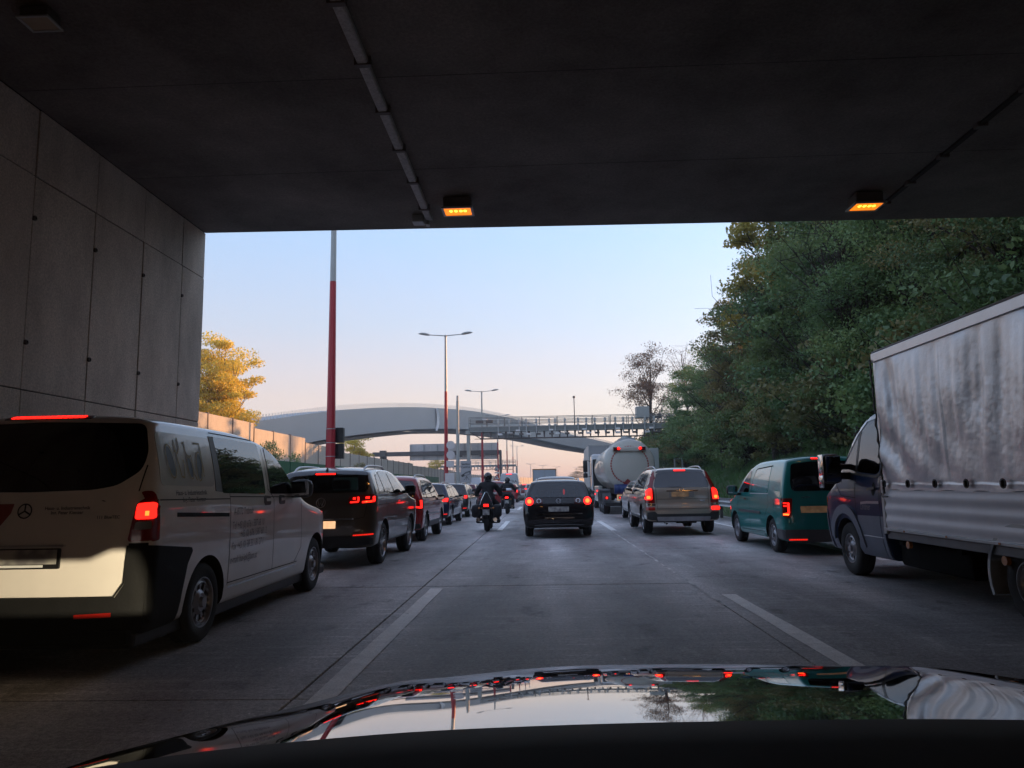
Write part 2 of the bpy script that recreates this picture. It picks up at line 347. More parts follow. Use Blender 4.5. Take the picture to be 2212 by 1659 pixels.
# ceiling form-board joints (recesses read as thin grooves), conduit and cable run
b = MB()
for y in (10.4, 7.9, 5.4): b.box(-5.95, 11.1, y-.003, y+.003, cz-.002, cz+.01)
b.box(5.88, 5.95, -5, 12.6, cz-.035, cz+.01)
part('ceiling_joint', b, mat('ceiling_joint_dark', (.03, .028, .026), .9), up)
cr_ = np.random.default_rng(5)
for k in range(9): y = 12.2-.85*k+cr_.uniform(-.2, .2); b = MB(); b.box(5.85, 5.99, y-.06, y+.06, cz-.06, cz+.01, .015); part('cable_bracket', b, M['galvdark'], up)
b = MB(); b.box(-1.90, -1.78, -6, 12.35, cz-.075, cz-.004, .01); b.box(-1.89, -1.79, -6, 12.3, cz-.085, cz-.07, .004); cond = part('cable_conduit', b, concrete('grey_conduit', (.34, .33, .32), (.52, .51, .50), .6, 12., fine=30.), up)
for y in (11.8, 10.7, 9.6, 8.55, 7.5, 6.45, 5.4): b = MB(); b.box(-1.93, -1.75, y-.035, y+.035, cz-.10, cz, .006); part('conduit_clamp', b, M['galvdark'], cond)
b = MB(); b.box(-2.12, -1.92, 12.2, 12.42, cz-.14, cz, .02); b.box(-1.9, -1.84, 12.3, 12.44, cz-.16, cz-.05, .01); part('junction_box', b, M['galv'], up)
sod = mat('sodium_lamp_glass', (.8, .3, .05), .3, emit=(1, .20, .008), estr=.5); bulb = mat('sodium_bulb', (1, .7, .2), .3, emit=(1, .42, .03), estr=1.8); off_glass = mat('unlit_lamp_glass', (.35, .28, .2), .3)
def tunnel_lamp(x, y, label, lit, rz=0):
    t = thing('ceiling_lamp', label, 'lamp', (x, y, cz), rz, None)
    t.scale = (1, 1, 1) if lit else (.62, .62, .62); b = MB(); b.box(-.22, .22, -.17, .17, -.20, -.02, .02); b.box(-.05, .05, -.05, .05, -.03, .003); h = part('lamp_housing', b, M['galvdark'], t)
    b = MB()
    for (x0, x1, y0, y1) in ((-.255, .255, -.205, -.165), (-.255, .255, .165, .205), (-.255, -.215, -.165, .165), (.215, .255, -.165, .165)): b.box(x0, x1, y0, y1, -.225, -.195, .005)
    part('lamp_frame', b, M['galv'], t)
    b = MB(); b.box(-.213, .213, -.163, .163, -.212, -.203); g = part('diffuser', b, sod if lit else off_glass, t)
    if lit:
        for k, xx in enumerate((-.11, -.03, .05, .12)): b = MB(); b.sphere((xx, -.02, -.212), .028, 10, 6, (1., 1.6, .4)); part('lamp_bulb', b, bulb, g, True)
        l = bpy.data.lights.new('sodium_light', 'AREA'); l.shape = 'RECTANGLE'; l.size = .4; l.size_y = .3; l.energy = 1.6; l.color = (1, .45, .12); lo = bpy.data.objects.new('sodium_light', l); COL.objects.link(lo); lo.parent = t; lo.location = (0, 0, -.25)
tunnel_lamp(-1.26, 11.6, 'lit orange sodium lamp on the ceiling beside the cable conduit', True)
tunnel_lamp(5.42, 11.95, 'lit orange sodium lamp on the ceiling at right, by the dark cable run', True)
tunnel_lamp(-4.75, 6.5, 'unlit ceiling lamp in the dark near corner above the white van', False)

# ------------------------------------------------------------------ median masts and lamps
def mast(y, x, label, boxes=False, near=False, H_=12.5, group='red and grey double lamps along the median', heads=True, s=1.):
    t = thing('street_lamp', label, 'street lamp', (x, y, 0), 0, group); zt = 8.3
    r0, r1 = .17*s, .075*s; f = lambda z: r0+(r1-r0)*z/H_
    n = 8 if near else 12
    b = MB(); b.tube([(0, 0, 0), (0, 0, zt)], [f(0), f(zt)], n); part('red_shaft', b, M['red_paint'], t, not near)
    b = MB(); b.tube([(0, 0, zt), (0, 0, H_-.1)], [f(zt)-.003, f(H_)], n); b.lathe([(f(H_)+.02, H_-.12), (f(H_)+.02, H_+.02), (0, H_+.03)], n, 'z'); part('grey_shaft', b, M['grey_paint'], t, not near)
    for sg in (-1, 1):
        b = MB(); b.tube([(0, 0, H_-.03), (sg*1.25, 0, H_+.07)], [.04, .03], 8); ar = part('arm', b, M['grey_paint'], t, True)
        b = MB(); P = [(sg*(1.15+.88*q), 0, H_+.06+.12*math.sin(q*1.7)) for q in np.linspace(0, 1, 8)]; b.tube(P, [.03, .075, .095, .10, .095, .085, .06, .02], 10); b.v = [(x_, y_*1.6, z_) for x_, y_, z_ in b.v]; part('lamp_head', b, M['grey_paint'], ar, True)
    if boxes:
        for z0, z1 in ((2.86, 3.36), (2.33, 2.83)):
            b = MB(); b.box(-.22, .36, .18, .40, z0, z1, .02); part('signal_box', b, mat('black_signal_box', (.014, .014, .015), .5), t)
        for z in (3.30, 2.845, 2.40): b = MB(); b.lathe([(f(z)+.012, z-.012), (f(z)+.012, z+.012)], 12, 'z'); part('strap', b, M['galv'], t)
    return t
mast(24.3, -6.9, 'tall red and grey mast nearest the underpass with two black boxes on its back', True, True, group=None)
m2 = mast(54.3, -6.9, 'red and grey double-armed lamp left of the grey pole, heads clear against sky', group=None)
mast(88, -6.9, 'red and grey double-armed lamp rising behind the left end of the toll gantry', group=None)
for y in (120, 152, 184, 216): mast(y, -6.9+.0*y, 'distant red and grey double lamp standing beyond the toll gantry', group='distant red and grey lamps beyond the gantry')
def far_lamp(x, y):
    t = thing('street_lamp', 'tiny far grey double lamp where the motorway bends right', 'street lamp', (x, y, 0), 0, 'tiny far lamps at the bend')
    b = MB(); b.tube([(0, 0, 0), (0, 0, 12.5)], [.25, .16], 6); part('shaft', b, M['grey_paint'], t, True)
    b = MB(); b.tube([(-2.4, 0, 12.75), (-.8, 0, 12.5), (0, 0, 12.4), (.8, 0, 12.5), (2.4, 0, 12.75)], [.15, .12, .14, .12, .15], 6); part('arm', b, M['grey_paint'], t, True)
for x, y in ((-5.7, 405), (1.0, 440), (10.0, 480), (24.0, 520)): far_lamp(x, y)
t = thing('pole', 'plain grey steel pole standing between the red lamp and the toll gantry', 'pole', (-6.9, 62, 0)); b = MB(); b.tube([(0, 0, 0), (0, 0, 8.45)], [.16, .12], 10); b.tube([(0, 0, 8.45), (0, 0, 8.9)], [.095, .09], 10); part('shaft', b, M['grey_paint'], t, True)
# backs of signs on the second mast
for z, lab in ((4.33, 'upper round sign seen from behind on the second red mast'), (3.62, 'lower round sign seen from behind on the second red mast')):
    b = MB(); b.lathe([(0, 0), (.31, 0), (.31, .02), (0, .02)], 24, 'y', (-6.55, 54.1, z)); tag(part('traffic_sign', b, M['sign_back'], None), lab, 'sign')
b = MB(); b.box(-6.85, -6.3, 54.0, 54.03, 2.75, 3.2, .005); tag(part('traffic_sign', b, M['sign_back'], None), 'small square sign back below the two round ones on the second mast', 'sign')
b = MB(); b.box(-6.95, -6.28, 53.9, 54.1, 1.0, 2.3, .02); tag(part('cabinet', b, M['sign_back'], None), 'grey roadside cabinet at the foot of the second red mast', 'cabinet')
# section control sign
def flat_text(txt, x, y, z, size, m, parent, bold=False, align='CENTER', sx=1.):
    c_ = bpy.data.curves.new('t', 'FONT'); c_.body = txt; c_.size = size; c_.align_x = align; c_.resolution_u = 3
    if bold: c_.offset = size*.02
    o = obj('t', c_); dg = bpy.context.evaluated_depsgraph_get(); me = bpy.data.meshes.new_from_object(o.evaluated_get(dg)); bpy.data.objects.remove(o)
    for v in me.vertices: v.co = (x+v.co.x*sx, y, z+v.co.y)
    me.materials.clear(); me.materials.append(m); me.name = 'lettering'; return obj('lettering', me, parent)
signink = mat('black_sign_ink', (.02, .02, .022), .5)
t = thing('traffic_sign', 'grey rectangular Section Control sign with a camera drawing', 'sign', (-6.72, 66.6, 0))
b = MB(); b.box(-.49, .49, -.02, .02, 1.7, 3.58, .01); part('sign_plate', b, mat('pale_sign_face', (.36, .37, .39), .5), t)
b = MB(); b.tube([(-.2, .05, 0), (-.2, .05, 3.5)], .035, 6); b.tube([(.2, .05, 0), (.2, .05, 3.5)], .035, 6); part('sign_post', b, M['galv'], t)
flat_text('Section', 0, -.025, 3.22, .27, signink, t, True, sx=.92); flat_text('Control', 0, -.025, 2.95, .27, signink, t, True, sx=.92)
b = MB()
def ln(p, q, w_=.022): b.tube([(p[0], -.025, p[1]), (q[0], -.025, q[1])], w_, 4)
C_ = [(-.14, 2.45), (.36, 2.62), (.36, 2.40), (-.14, 2.23)]; [ln(C_[i], C_[(i+1) % 4]) for i in range(4)]; ln((-.14, 2.45), (-.02, 2.55)); ln((-.02, 2.55), (.40, 2.68)); ln((.40, 2.68), (.36, 2.62)); ln((.40, 2.68), (.40, 2.46)); ln((.40, 2.46), (.36, 2.40))
b.lathe([(0, -.03), (.12, -.03)], 16, 'y', (-.29, 0, 2.28)); b.box(-.24, -.12, -.032, -.024, 2.24, 2.44)
ln((.08, 2.22), (-.16, 1.88)); ln((.08, 2.22), (.06, 1.86)); ln((.08, 2.22), (.30, 1.88)); part('camera_drawing', b, signink, t)
# 60 sign and warning triangle in the median
t = thing('traffic_sign', 'round 60 speed sign above a red warning triangle on one post', 'sign', (-6.55, 110, 0))
b = MB(); b.tube([(.14, .06, 0), (.14, .06, 4.2)], .05, 8); part('sign_post', b, M['galvdark'], t)
wht = mat('sign_white', (.6, .6, .6), .5); redm = mat('sign_red', (.35, .02, .02), .5)
b = MB(); b.lathe([(0, -.012), (.34, -.012), (.34, .01), (0, .01)], 24, 'y', (0, 0, 3.75)); part('round_sign', b, redm, t); b = MB(); b.lathe([(0, -.018), (.25, -.018), (.25, -.013)], 24, 'y', (0, 0, 3.75)); part('round_face', b, wht, t); flat_text('60', 0, -.03, 3.60, .38, signink, t, True, sx=.8)
b = MB(); b.box(-.30, .34, -.012, .01, 3.12, 3.32); part('plate', b, wht, t)
b = MB(); b.prism([(-.50, 2.18), (.50, 2.18), (0, 3.03)], 'y', -.012, .01); part('warning_triangle', b, redm, t); b = MB(); b.prism([(-.33, 2.28), (.33, 2.28), (0, 2.84)], 'y', -.018, -.013); part('triangle_face', b, wht, t)
b = MB(); b.box(-.08, .1, -.03, -.022, 2.42, 2.52); b.tube([(-.14, -.026, 2.33), (0, -.026, 2.43), (.1, -.026, 2.33)], .022, 4); b.box(-.09, 0, -.03, -.022, 2.5, 2.6); part('warning_symbol', b, signink, t)

# ------------------------------------------------------------------ toll gantries
def gantry(x0, x1, y, zb, zt, label, n_cam, hang=True, cabx=None, leg_r=True):
    t = thing('toll_gantry', label, 'gantry', (0, y, 0)); g = M['gantry'] if hang else M['grey_paint']; h = zt-zb
    b = MB(); b.box(x0, x1, -.7, -.62, zb+.0, zb+.40, .01); b.box(x0, x1, .62, .7, zb, zb+.40, .01); b.box(x0, x1, -.62, .62, zb+.02, zb+.07); part('walkway_beam', b, g, t)
    b = MB(); b.box(x0, x1, -.72, -.60, zb+.40, zb+.46); b.box(x0-.02, x1, -.74, -.70, zb-.02, zb+.02); part('beam_flange', b, M['grey_paint'], t)
    k = int((x1-x0)/1.55)
    for i in range(k+1):
        x = x0+(x1-x0)*i/k
        for yy in (-.68, .66): b = MB(); b.box(x-.03, x+.03, yy-.03, yy+.03, zb+.2, zt); part('railing_post', b, g, t)
    for z in (zt, zt-.27*h/1.25, zt-.5*h/1.25):
        b = MB()
        for yy in (-.68, .66): b.box(x0, x1, yy-.025, yy+.025, z-.03, z+.03)
        part('handrail', b, g, t)
    b = MB(); b.box(x0-.28, x0+.02, -.3, .3, 0, zb+.05, .02); part('leg', b, M['grey_paint'], t); b = MB(); b.box(x0-.36, x0+.15, -.5, .5, zb-.2, zb+.12, .02); part('leg_head', b, M['grey_paint'], t)
    if leg_r: b = MB(); b.box(x1-.02, x1+.4, -.35, .35, 0, zb+.05, .02); part('leg', b, M['grey_paint'], t)
    if hang:
        k = int((x1-x0-2.2)/.72)
        for i in range(k):
            x = x0+1.3+.72*i; b = MB(); b.prism([(x-.11, zb), (x+.11, zb), (x+.05, zb-.62), (x-.05, zb-.62)], 'y', -.55, -.45); part('hanger', b, M['galvdark'], t)
        b = MB(); b.box(x0+1.0, x1-.6, -.62, -.40, zb-.74, zb-.62, .01); b.tube([(x0+.1, -.5, zb-.05), (x0+1.1, -.5, zb-.66)], .05, 6); b.tube([(x0+.5, -.5, zb-.68), (x0+1.1, -.5, zb-.68)], .03, 5); part('lower_beam', b, M['galvdark'], t)
    rr = np.random.default_rng(11)
    for i in range(n_cam):
        x = x0+2.9+(x1-x0-5.6)*i/max(1, n_cam-1)+rr.uniform(-.2, .2)
        b = MB(); b.box(x-.05, x+.05, -.85, -.75, zb-.3, zb+1.05, .005); b.box(x-.10, x+.10, -.93, -.80, zb+.72, zb+1.1, .02); b.box(x-.13, x+.13, -.9, -.78, zb+.40, zb+.56, .02); p_ = part('antenna', b, M['galv'], t)
        b = MB(); b.box(x-.02, x+.40, -1.25, -.75, zb-.42, zb-.26, .03); part('camera', b, M['galvdark'] if i % 3 else M['white'], p_)
    for (x, w_) in ((x0+1.2, .55), (x0+2.1, .5)) if hang else ():
        b = MB(); b.box(x-w_, x+w_*.3, -.95, -.75, zb+.75, zb+1.05, .02); part('camera_box', b, M['galvdark'], t)
    if hang:
        b = MB(); b.box(x0+1.3, x0+1.75, -1.0, -.7, zb+1.05, zb+1.15, .01); part('camera_hood', b, M['white'], t)
        for q in range(5): b = MB(); xx = x0+4.6+3.1*q; b.box(xx-.2, xx+.2, -.98, -.7, zb-.05, zb+.1, .01); part('reflector_box', b, M['white'], t)
    if cabx:
        b = MB(); b.box(cabx-.6, cabx+.6, -.75, .3, zb+1.0, zb+2.05, .03); part('cabinet', b, M['grey_paint'], t)
        b = MB(); b.box(cabx+.8, cabx+1.7, -.8, -.4, zb+.95, zb+1.15, .03); b.box(cabx+1.3, cabx+1.7, -.9, -.5, zb+1.25, zb+1.32, .01); part('camera_box', b, M['galvdark'], t)
    return t
tg = gantry(-6.7, 13.2, 70.5, 6.4, 7.72, 'long grey toll gantry with cameras and railings spanning the whole carriageway', 17, True, 9.6)
b = MB(); b.tube([(3.25, 0, 6.9), (3.25, 0, 9.5)], .045, 6); b.sphere((3.25, 0, 9.55), .13, 8, 6); part('lamp_pole', b, M['galvdark'], tg)
gantry(-26.2, -5.9, 175, 5.7, 7.2, 'farther pale toll gantry over the opposite carriageway behind the sign gantry', 6, True, None)
t = thing('sign_gantry', 'dark beam sign gantry seen from behind over the opposite carriageway', 'gantry', (0, 121, 0))
b = MB(); b.box(-27.4, -6.4, -.3, .3, 6.35, 7.05, .02); part('beam', b, M['galvdark'], t)
b = MB(); b.box(-26.2, -25.2, -.5, .5, 6.25, 7.3, .05); b.tube([(-25.9, 0, 6.3), (-26.1, 0, 0)], [.3, .42], 8); b.tube([(-25.4, 0, 6.3), (-25.2, 0, 0)], [.3, .42], 8); part('leg', b, M['galvdark'], t)
b = MB(); b.box(-6.75, -6.35, -.28, .28, 0, 6.9, .03); part('leg', b, M['galvdark'], t)
for k in range(13):
    x = -21.3+1.11*k; b = MB(); b.box(x+.006, x+1.104, .34, .40, 5.62, 6.84, .008); part('sign_panel', b, M['sign_back'], t); b = MB(); b.box(x+.006, x+1.104, .34, .40, 6.85, 8.28, .008); part('sign_panel', b, M['sign_back'], t)
for k in range(0, 14, 2): x = -21.3+1.11*k; b = MB(); b.box(x-.05, x+.05, .18, .345, 5.65, 8.25); part('sign_rib', b, M['galv'], t)
for x in (-9.6, -13.2): b = MB(); b.box(x-.25, x+.55, -1.2, -.6, 6.0, 6.35, .04); b.tube([(x, -.3, 6.4), (x, -.9, 6.2)], .06, 6); part('camera', b, M['galvdark'], t)

# ------------------------------------------------------------------ arched overpass
br = thing('arched_bridge', 'pale grey arched bridge curving over the motorway with a zigzag railing', 'bridge', (0, 0, 0))
pts = [(-27.5, 58, 6.2), (-24.2, 68, 7.9), (-21.5, 76.7, 9.4), (-17.6, 88.5, 10.9), (-14.6, 100.5, 12.0), (-9.6, 118, 13.0), (-2.2, 147, 13.55), (6, 175, 13.2), (14, 197, 12.9), (21, 216, 12.6), (31, 245, 11.5)]
tt = [0]
for a, c in zip(pts[:-1], pts[1:]): tt.append(tt[-1]+math.dist(a, c))
fx, fy, fz = (pch([(s_, p[i]) for s_, p in zip(tt, pts)]) for i in range(3))
NS = 90; V = []; W_ = 4.6; rail_pts = []
for i in range(NS+1):
    s_ = tt[-1]*i/NS; p = Vector((fx(s_), fy(s_), fz(s_))); q = Vector((fx(s_+.5) if s_+.5 < tt[-1] else fx(s_), fy(min(tt[-1], s_+.5)), 0)); d = Vector((fx(min(tt[-1], s_+.5))-fx(max(0, s_-.5)), fy(min(tt[-1], s_+.5))-fy(max(0, s_-.5)), 0)).normalized(); nrm = Vector((-d.y, d.x, 0))   # towards the far side (left-back)
    for (o_, z) in ((0, 0), (0, -2.85), (1.0, -3.05), (W_-1., -3.05), (W_, -2.85), (W_, 0)): V.append(p+nrm*o_+Vector((0, 0, z)))
    rail_pts.append((p, d, nrm))
F = []
for i in range(NS):
    for k in range(6): F.append((i*6+k, i*6+(k+1) % 6, (i+1)*6+(k+1) % 6, (i+1)*6+k))
F += [(0, 1, 2, 3, 4, 5), tuple(range(NS*6+5, NS*6-1, -1))]
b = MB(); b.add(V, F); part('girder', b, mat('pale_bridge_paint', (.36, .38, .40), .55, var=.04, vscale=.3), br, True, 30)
b = MB()
for i in range(NS):
    p, d, nn_ = rail_pts[i]; p2 = rail_pts[i+1][0]
    for o_ in (.1,):
        A_ = p+nn_*o_; B_ = p2+nn_*o_
        for k in range(5):
            q0 = A_.lerp(B_, k/5); q1 = A_.lerp(B_, (k+.5)/5)+Vector((0, 0, .55)); q2 = A_.lerp(B_, (k+1)/5); b.tube([q0, q1], .02, 4, False); b.tube([q1, q2], .02, 4, False)
zig = part('railing', b, mat('pale_railing', (.60, .57, .52), .5), br, clean=False); zig['kind'] = 'stuff'
b = MB(); V = []
for i in range(NS+1):
    p, d, nn_ = rail_pts[i]; V += [p+nn_*.6+Vector((0, 0, -3.08)), p+nn_*1.0+Vector((0, 0, -3.45)), p+nn_*(W_-1.)+Vector((0, 0, -3.45)), p+nn_*(W_-.6)+Vector((0, 0, -3.08))]
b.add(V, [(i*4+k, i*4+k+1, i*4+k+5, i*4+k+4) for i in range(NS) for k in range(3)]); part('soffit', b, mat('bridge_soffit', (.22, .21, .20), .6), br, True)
P0 = min(rail_pts, key=lambda r_: abs(r_[0].y-100.6)); p, d, nn_ = P0; b = MB(); V = []
for i in range(9):
    for j in range(13): s_ = j/12; w_ = .2+1.1*math.sin(math.pi*min(1, s_*.9+.1)); x = (i/8-.15)*w_+.25*math.sin(s_*3); V.append(p+d*x-nn_*(.08+.10*math.sin(i*1.3+s_*4)+.05*math.sin(i*2.9))+Vector((0, 0, -.05-3.1*s_)))
b.add(V, [(i*13+j, i*13+j+1, (i+1)*13+j+1, (i+1)*13+j) for i in range(8) for j in range(12)]); sh = part('plastic_sheet', b, mat('white_plastic_sheet', (.72, .74, .76), .4), None, True, 80, False); tag(sh, 'loose white plastic sheet hanging down the face of the arched bridge', 'sheet')

# ------------------------------------------------------------------ noise barriers and fences on the left
M['barrier'] = concrete('noise_barrier_concrete', (.31, .285, .25), (.41, .38, .335), .8, 1.5, (1, 1, .5), bump=.15, fine=20.)
M['barrier_far'] = mat('warm_barrier_concrete', (.44, .40, .34), .8, var=.06)
def barrier(name, label, path, heights, pitch, post=True, m=None, cat='noise barrier', mp=None, rows=1):
    t = thing(name, label, cat, (0, 0, 0)); prev = None
    for (a, c), hh in zip(zip(path[:-1], path[1:]), heights):
        a, c = Vector(a), Vector(c); L_ = (c-a).length; k = max(1, round(L_/pitch)); d = (c-a)/L_; ang = math.atan2(d.y, d.x)
        for i in range(k):
            p = a+d*(L_*i/k); w_ = L_/k
            for r_ in range(rows):
                b = MB(); z0, z1 = hh*r_/rows, hh*(r_+1)/rows; b.box(.07, w_-.07, -.06+random.uniform(-.008, .008), .06, z0+(.01 if r_ else 0), z1-.008, .01); o = part('panel', b, m, t); o.location = (p.x, p.y, 0); o.rotation_euler = (0, 0, ang)
            if post: b = MB(); b.box(-.07, .07, -.10, .10, 0, hh+.05, .01); o = part('post', b, mp or M['galvdark'], t); o.location = (p.x, p.y, 0); o.rotation_euler = (0, 0, ang)
    return t
barrier('noise_barrier', 'stepped beige concrete noise barrier along the far left side', [(-19, 14), (-19, 48.6), (-19, 59.45), (-19, 70), (-19, 110), (-18.6, 172), (-15.5, 215), (-8, 258), (4, 312), (26, 398), (60, 500)], [5.74, 5.42, 5.05, 4.75, 4.5, 4.2, 4.2, 4.0, 4.2, 4.4], 3.6, True, M['barrier'], rows=1)
barrier('green_fence', 'low dark green sheet fence in front of the beige noise barrier', [(-15.2, 20), (-15.2, 62), (-15.4, 112)], [3.02, 2.75], 2.5, False, mat('dark_green_sheet', (.010, .075, .030), .7, var=.2, spec=.2), 'fence')
b = MB(); prof = [(-.30, 0), (.30, 0), (.20, .25), (.09, .85), (-.09, .85), (-.20, .25)]; b.prism([(p[0]-6.75, p[1]) for p in prof], 'y', 13.2, 230); tag(part('median_barrier', b, M['wall'], None), 'long low concrete barrier down the median behind the left lane', 'barrier')
# guard rail and slope on the right
t = thing('guard_rail', 'grey steel guard rail along the grass slope on the right', 'guard rail', (6.75, 0, 0)); prof = []
for q in range(13): z = .45+.31*q/12; prof.append((-.02-.035*math.cos(q/12*4*math.pi), z))
prof += [(p[0]+.012, p[1]) for p in prof[::-1]]
for y in range(14, 118, 4): b = MB(); b.prism(prof, 'y', y+.003, y+3.997); part('rail', b, M['galv'], t, True, 50)
for y in range(14, 118, 2): b = MB(); b.box(.0, .1, y+.95, y+1.05, 0, .72); part('post', b, M['galvdark'], t)
b = MB(); b.box(6.95, 7.5, 48, 48.7, 0.2, 3.55, .02); tag(part('roadside_cabinet', b, M['grey_paint'], None), 'tall grey roadside box standing right of the tanker', 'cabinet')
b = MB(); b.box(12.0, 13.5, 74, 75.5, 0, 5.9, .03); b.box(12.0, 13.5, 73.95, 74.0, 2.75, 2.78); tag(part('concrete_pier', b, M['wall'], None), 'pale concrete pier half hidden by leaves right of the tanker', 'pier')
t = thing('frame', 'narrow steel ladder frame beside the tanker', 'frame', (10.6, 60, 0)); b = MB(); [b.box(x-.05, x+.05, -.05, .05, .5, 3.3) for x in (0, .6)]; [b.box(0, .6, -.03, .03, z-.03, z+.03) for z in (1., 1.8, 2.5, 3.2)]; part('ladder', b, M['galv'], t)
# ------------------------------------------------------------------ vehicle kit: local axes x right, y forward from the rear face, z up from the ground
def sup_inv(f, n): return 1-(1-f**n)**(1/n)
class Car:
    def __init__(s, name, label, cat, loc, rz, spec, mpaint, group=None, cell=.05):
        s.sp = spec; s.cell = cell
        s.root = thing(name, label, cat, loc, rz, group)
        top, hwz = (lin if spec.get('lin') else pch)(spec['top']), pch(spec['hw']); L = spec['L']; zb = spec['zb']
        rs, fs = pch(spec.get('rear', [(0, 0), (3, 0)])), pch(spec.get('front', [(0, 0), (3, 0)]))
        D, n = spec.get('D', .2), spec.get('n', 2.6); Df = spec.get('Df', .6)
        FS = [0, .2, .4, .55, .68, .78, .86, .92, .965, .99, 1]
        st = [(sup_inv(f, n)*D, f) for f in FS]
        st += [(float(y), 1.) for y in np.linspace(D+.08, L-Df-.08, spec.get('ns', 40))]
        st += [(L-sup_inv(f, 2.4)*Df, f) for f in FS[::-1]]
        ZT = [sup_inv(f, 2.5) for f in (0, .25, .45, .6, .72, .82, .9, .955, .985, 1)]   # depth/rt
        rt, rb = spec.get('rt', .12), .07; V = []; F = []; NP = None
        for (y, f) in st:
            zt = top(y); zs = [(zb+rb*q, g) for q, g in zip([0, 0, .12, .4, 1], [0, .8, .95, .985, 1])]
            z0, z1 = zb+rb, zt-rt; m = spec.get('nz', 14)
            zs += [(z0+(z1-z0)*i/m, 1) for i in range(1, m)]
            fx = (1, .99, .955, .9, .82, .72, .6, .45, .25, 0)
            zs += [(zt-rt+rt*(1-q)**1 if False else zt-rt*q, g) for q, g in zip(ZT[::-1], fx)]
            ring = []
            for (z, g) in zs:
                wgt_r = max(0., 1-y/spec.get('rl', 1.3))**1.2; wgt_f = max(0., 1-(L-y)/.8)**1.2
                ring.append((hwz(z)*f*g, y+rs(z)*wgt_r-fs(z)*wgt_f, z))
            full = ring+[(-x, yy, z) for (x, yy, z) in ring[::-1]]
            if NP is None: NP = len(full)
            V += full
        for i in range(len(st)-1):
            for k in range(NP): F.append((i*NP+k, i*NP+(k+1) % NP, (i+1)*NP+(k+1) % NP, (i+1)*NP+k))
        mb = MB(); mb.v = V; mb.f = F
        me = mb.mesh('body', mpaint, True, 40)
        s.bvh = BVHTree.FromPolygons([v.co.copy() for v in me.vertices], [tuple(p.vertices) for p in me.polygons])
        s.hw = max(p[1] for p in spec['hw'])
        body = obj('body', me)
        cuts = []
        cw = MB(); r = spec['wr']+.055
        for ay in spec['axles']:
            for sg in (-1, 1):
                a, b = sorted((sg*(s.hw-.33), sg*(s.hw+.3)))
                cw.lathe([(0, a), (r, a), (r, b), (0, b)], 36, 'x', (0, ay, spec['wr']+.01))
        cuts.append(cw)
        if spec.get('side_win'):
            c = MB()
            for p in spec['side_win']: c.prism(p, 'x', -2, 2)
            cuts.append(c)
        for key in ('rear_cut',):
            if spec.get(key):
                p = spec[key]; c = MB(); c.prism(p, 'y', -1, L+1); cuts.append(c)
        if len(cuts) > 0 and not spec.get('nocut'):
            tmp = []
            for c in cuts:
                co = obj('cutter', c.mesh('cutter', M['inside'])); tmp.append(co)
                md = body.modifiers.new('b', 'BOOLEAN'); md.object = co; md.operation = 'DIFFERENCE'; md.solver = 'EXACT'; md.material_mode = 'TRANSFER'
                md.use_self = len(c.v) > 0 and c is not cw
            dg = bpy.context.evaluated_depsgraph_get(); dg.update()
            me2 = bpy.data.meshes.new_from_object(body.evaluated_get(dg)); me2.name = 'body'
            body.modifiers.clear(); body.data = me2
            for co in tmp: bpy.data.objects.remove(co)
            me2.polygons.foreach_set('use_smooth', [True]*len(me2.polygons)); me2.set_sharp_from_angle(angle=R(38))
        body.parent = s.root; s.body = body
    def hit(s, a, b, ax):
        if ax == 'r': o, d = Vector((a, -3, b)), Vector((0, 1, 0))
        elif ax == 'f': o, d = Vector((a, s.sp['L']+3, b)), Vector((0, -1, 0))
        elif ax == 'x': o, d = Vector((4, a, b)), Vector((-1, 0, 0))
        elif ax == '-x': o, d = Vector((-4, a, b)), Vector((1, 0, 0))
        else: o, d = Vector((a, b, 6)), Vector((0, 0, -1))
        h, nrm, i, _ = s.bvh.ray_cast(o, d)
        if h is None or nrm.dot(d) > -.02:
            h, nrm, i, _ = s.bvh.find_nearest(h if h is not None else o+d*(3 if ax in 'rf' else 3.1))
        if nrm.dot(d) > 0: nrm = -nrm
        return h, nrm
    def patch(s, name, poly, ax, m, off=.005, thick=.012, parent=None, r=0., cell=None, data=False):
        cell = cell or s.cell
        if r > 0: poly = rpoly(poly, r)
        b = bmesh.new(); vs_ = [b.verts.new((p[0], p[1], 0)) for p in poly]; b.faces.new(vs_)
        for k in (0, 1):
            lo, hi = min(p[k] for p in poly), max(p[k] for p in poly); q = int((hi-lo)/cell)
            for i in range(1, q+1):
                c = lo+(hi-lo)*i/(q+1); co = Vector((c, 0, 0)) if k == 0 else Vector((0, c, 0))
                bmesh.ops.bisect_plane(b, geom=b.verts[:]+b.edges[:]+b.faces[:], plane_co=co, plane_no=Vector((1, 0, 0)) if k == 0 else Vector((0, 1, 0)))
        hs = {}
        for v in b.verts:
            h, nr = s.hit(v.co.x, v.co.y, ax); hs[v] = (h, nr)
        for v, (h, nr) in hs.items(): v.co = h+nr*off
        if thick > 0:
            inn = {}
            be = [e for e in b.edges if e.is_boundary]
            for v in {v for e in be for v in e.verts}: inn[v] = b.verts.new(hs[v][0]-hs[v][1]*thick)
            for e in be:
                a, c = e.verts
                try: b.faces.new((a, c, inn[c], inn[a]))
                except ValueError: pass
        bmesh.ops.recalc_face_normals(b, faces=b.faces)
        me = bpy.data.meshes.new(name); b.to_mesh(me); b.free(); me.materials.append(m)
        me.polygons.foreach_set('use_smooth', [True]*len(me.polygons)); me.set_sharp_from_angle(angle=R(40))
        return obj(name, me, parent or s.root)
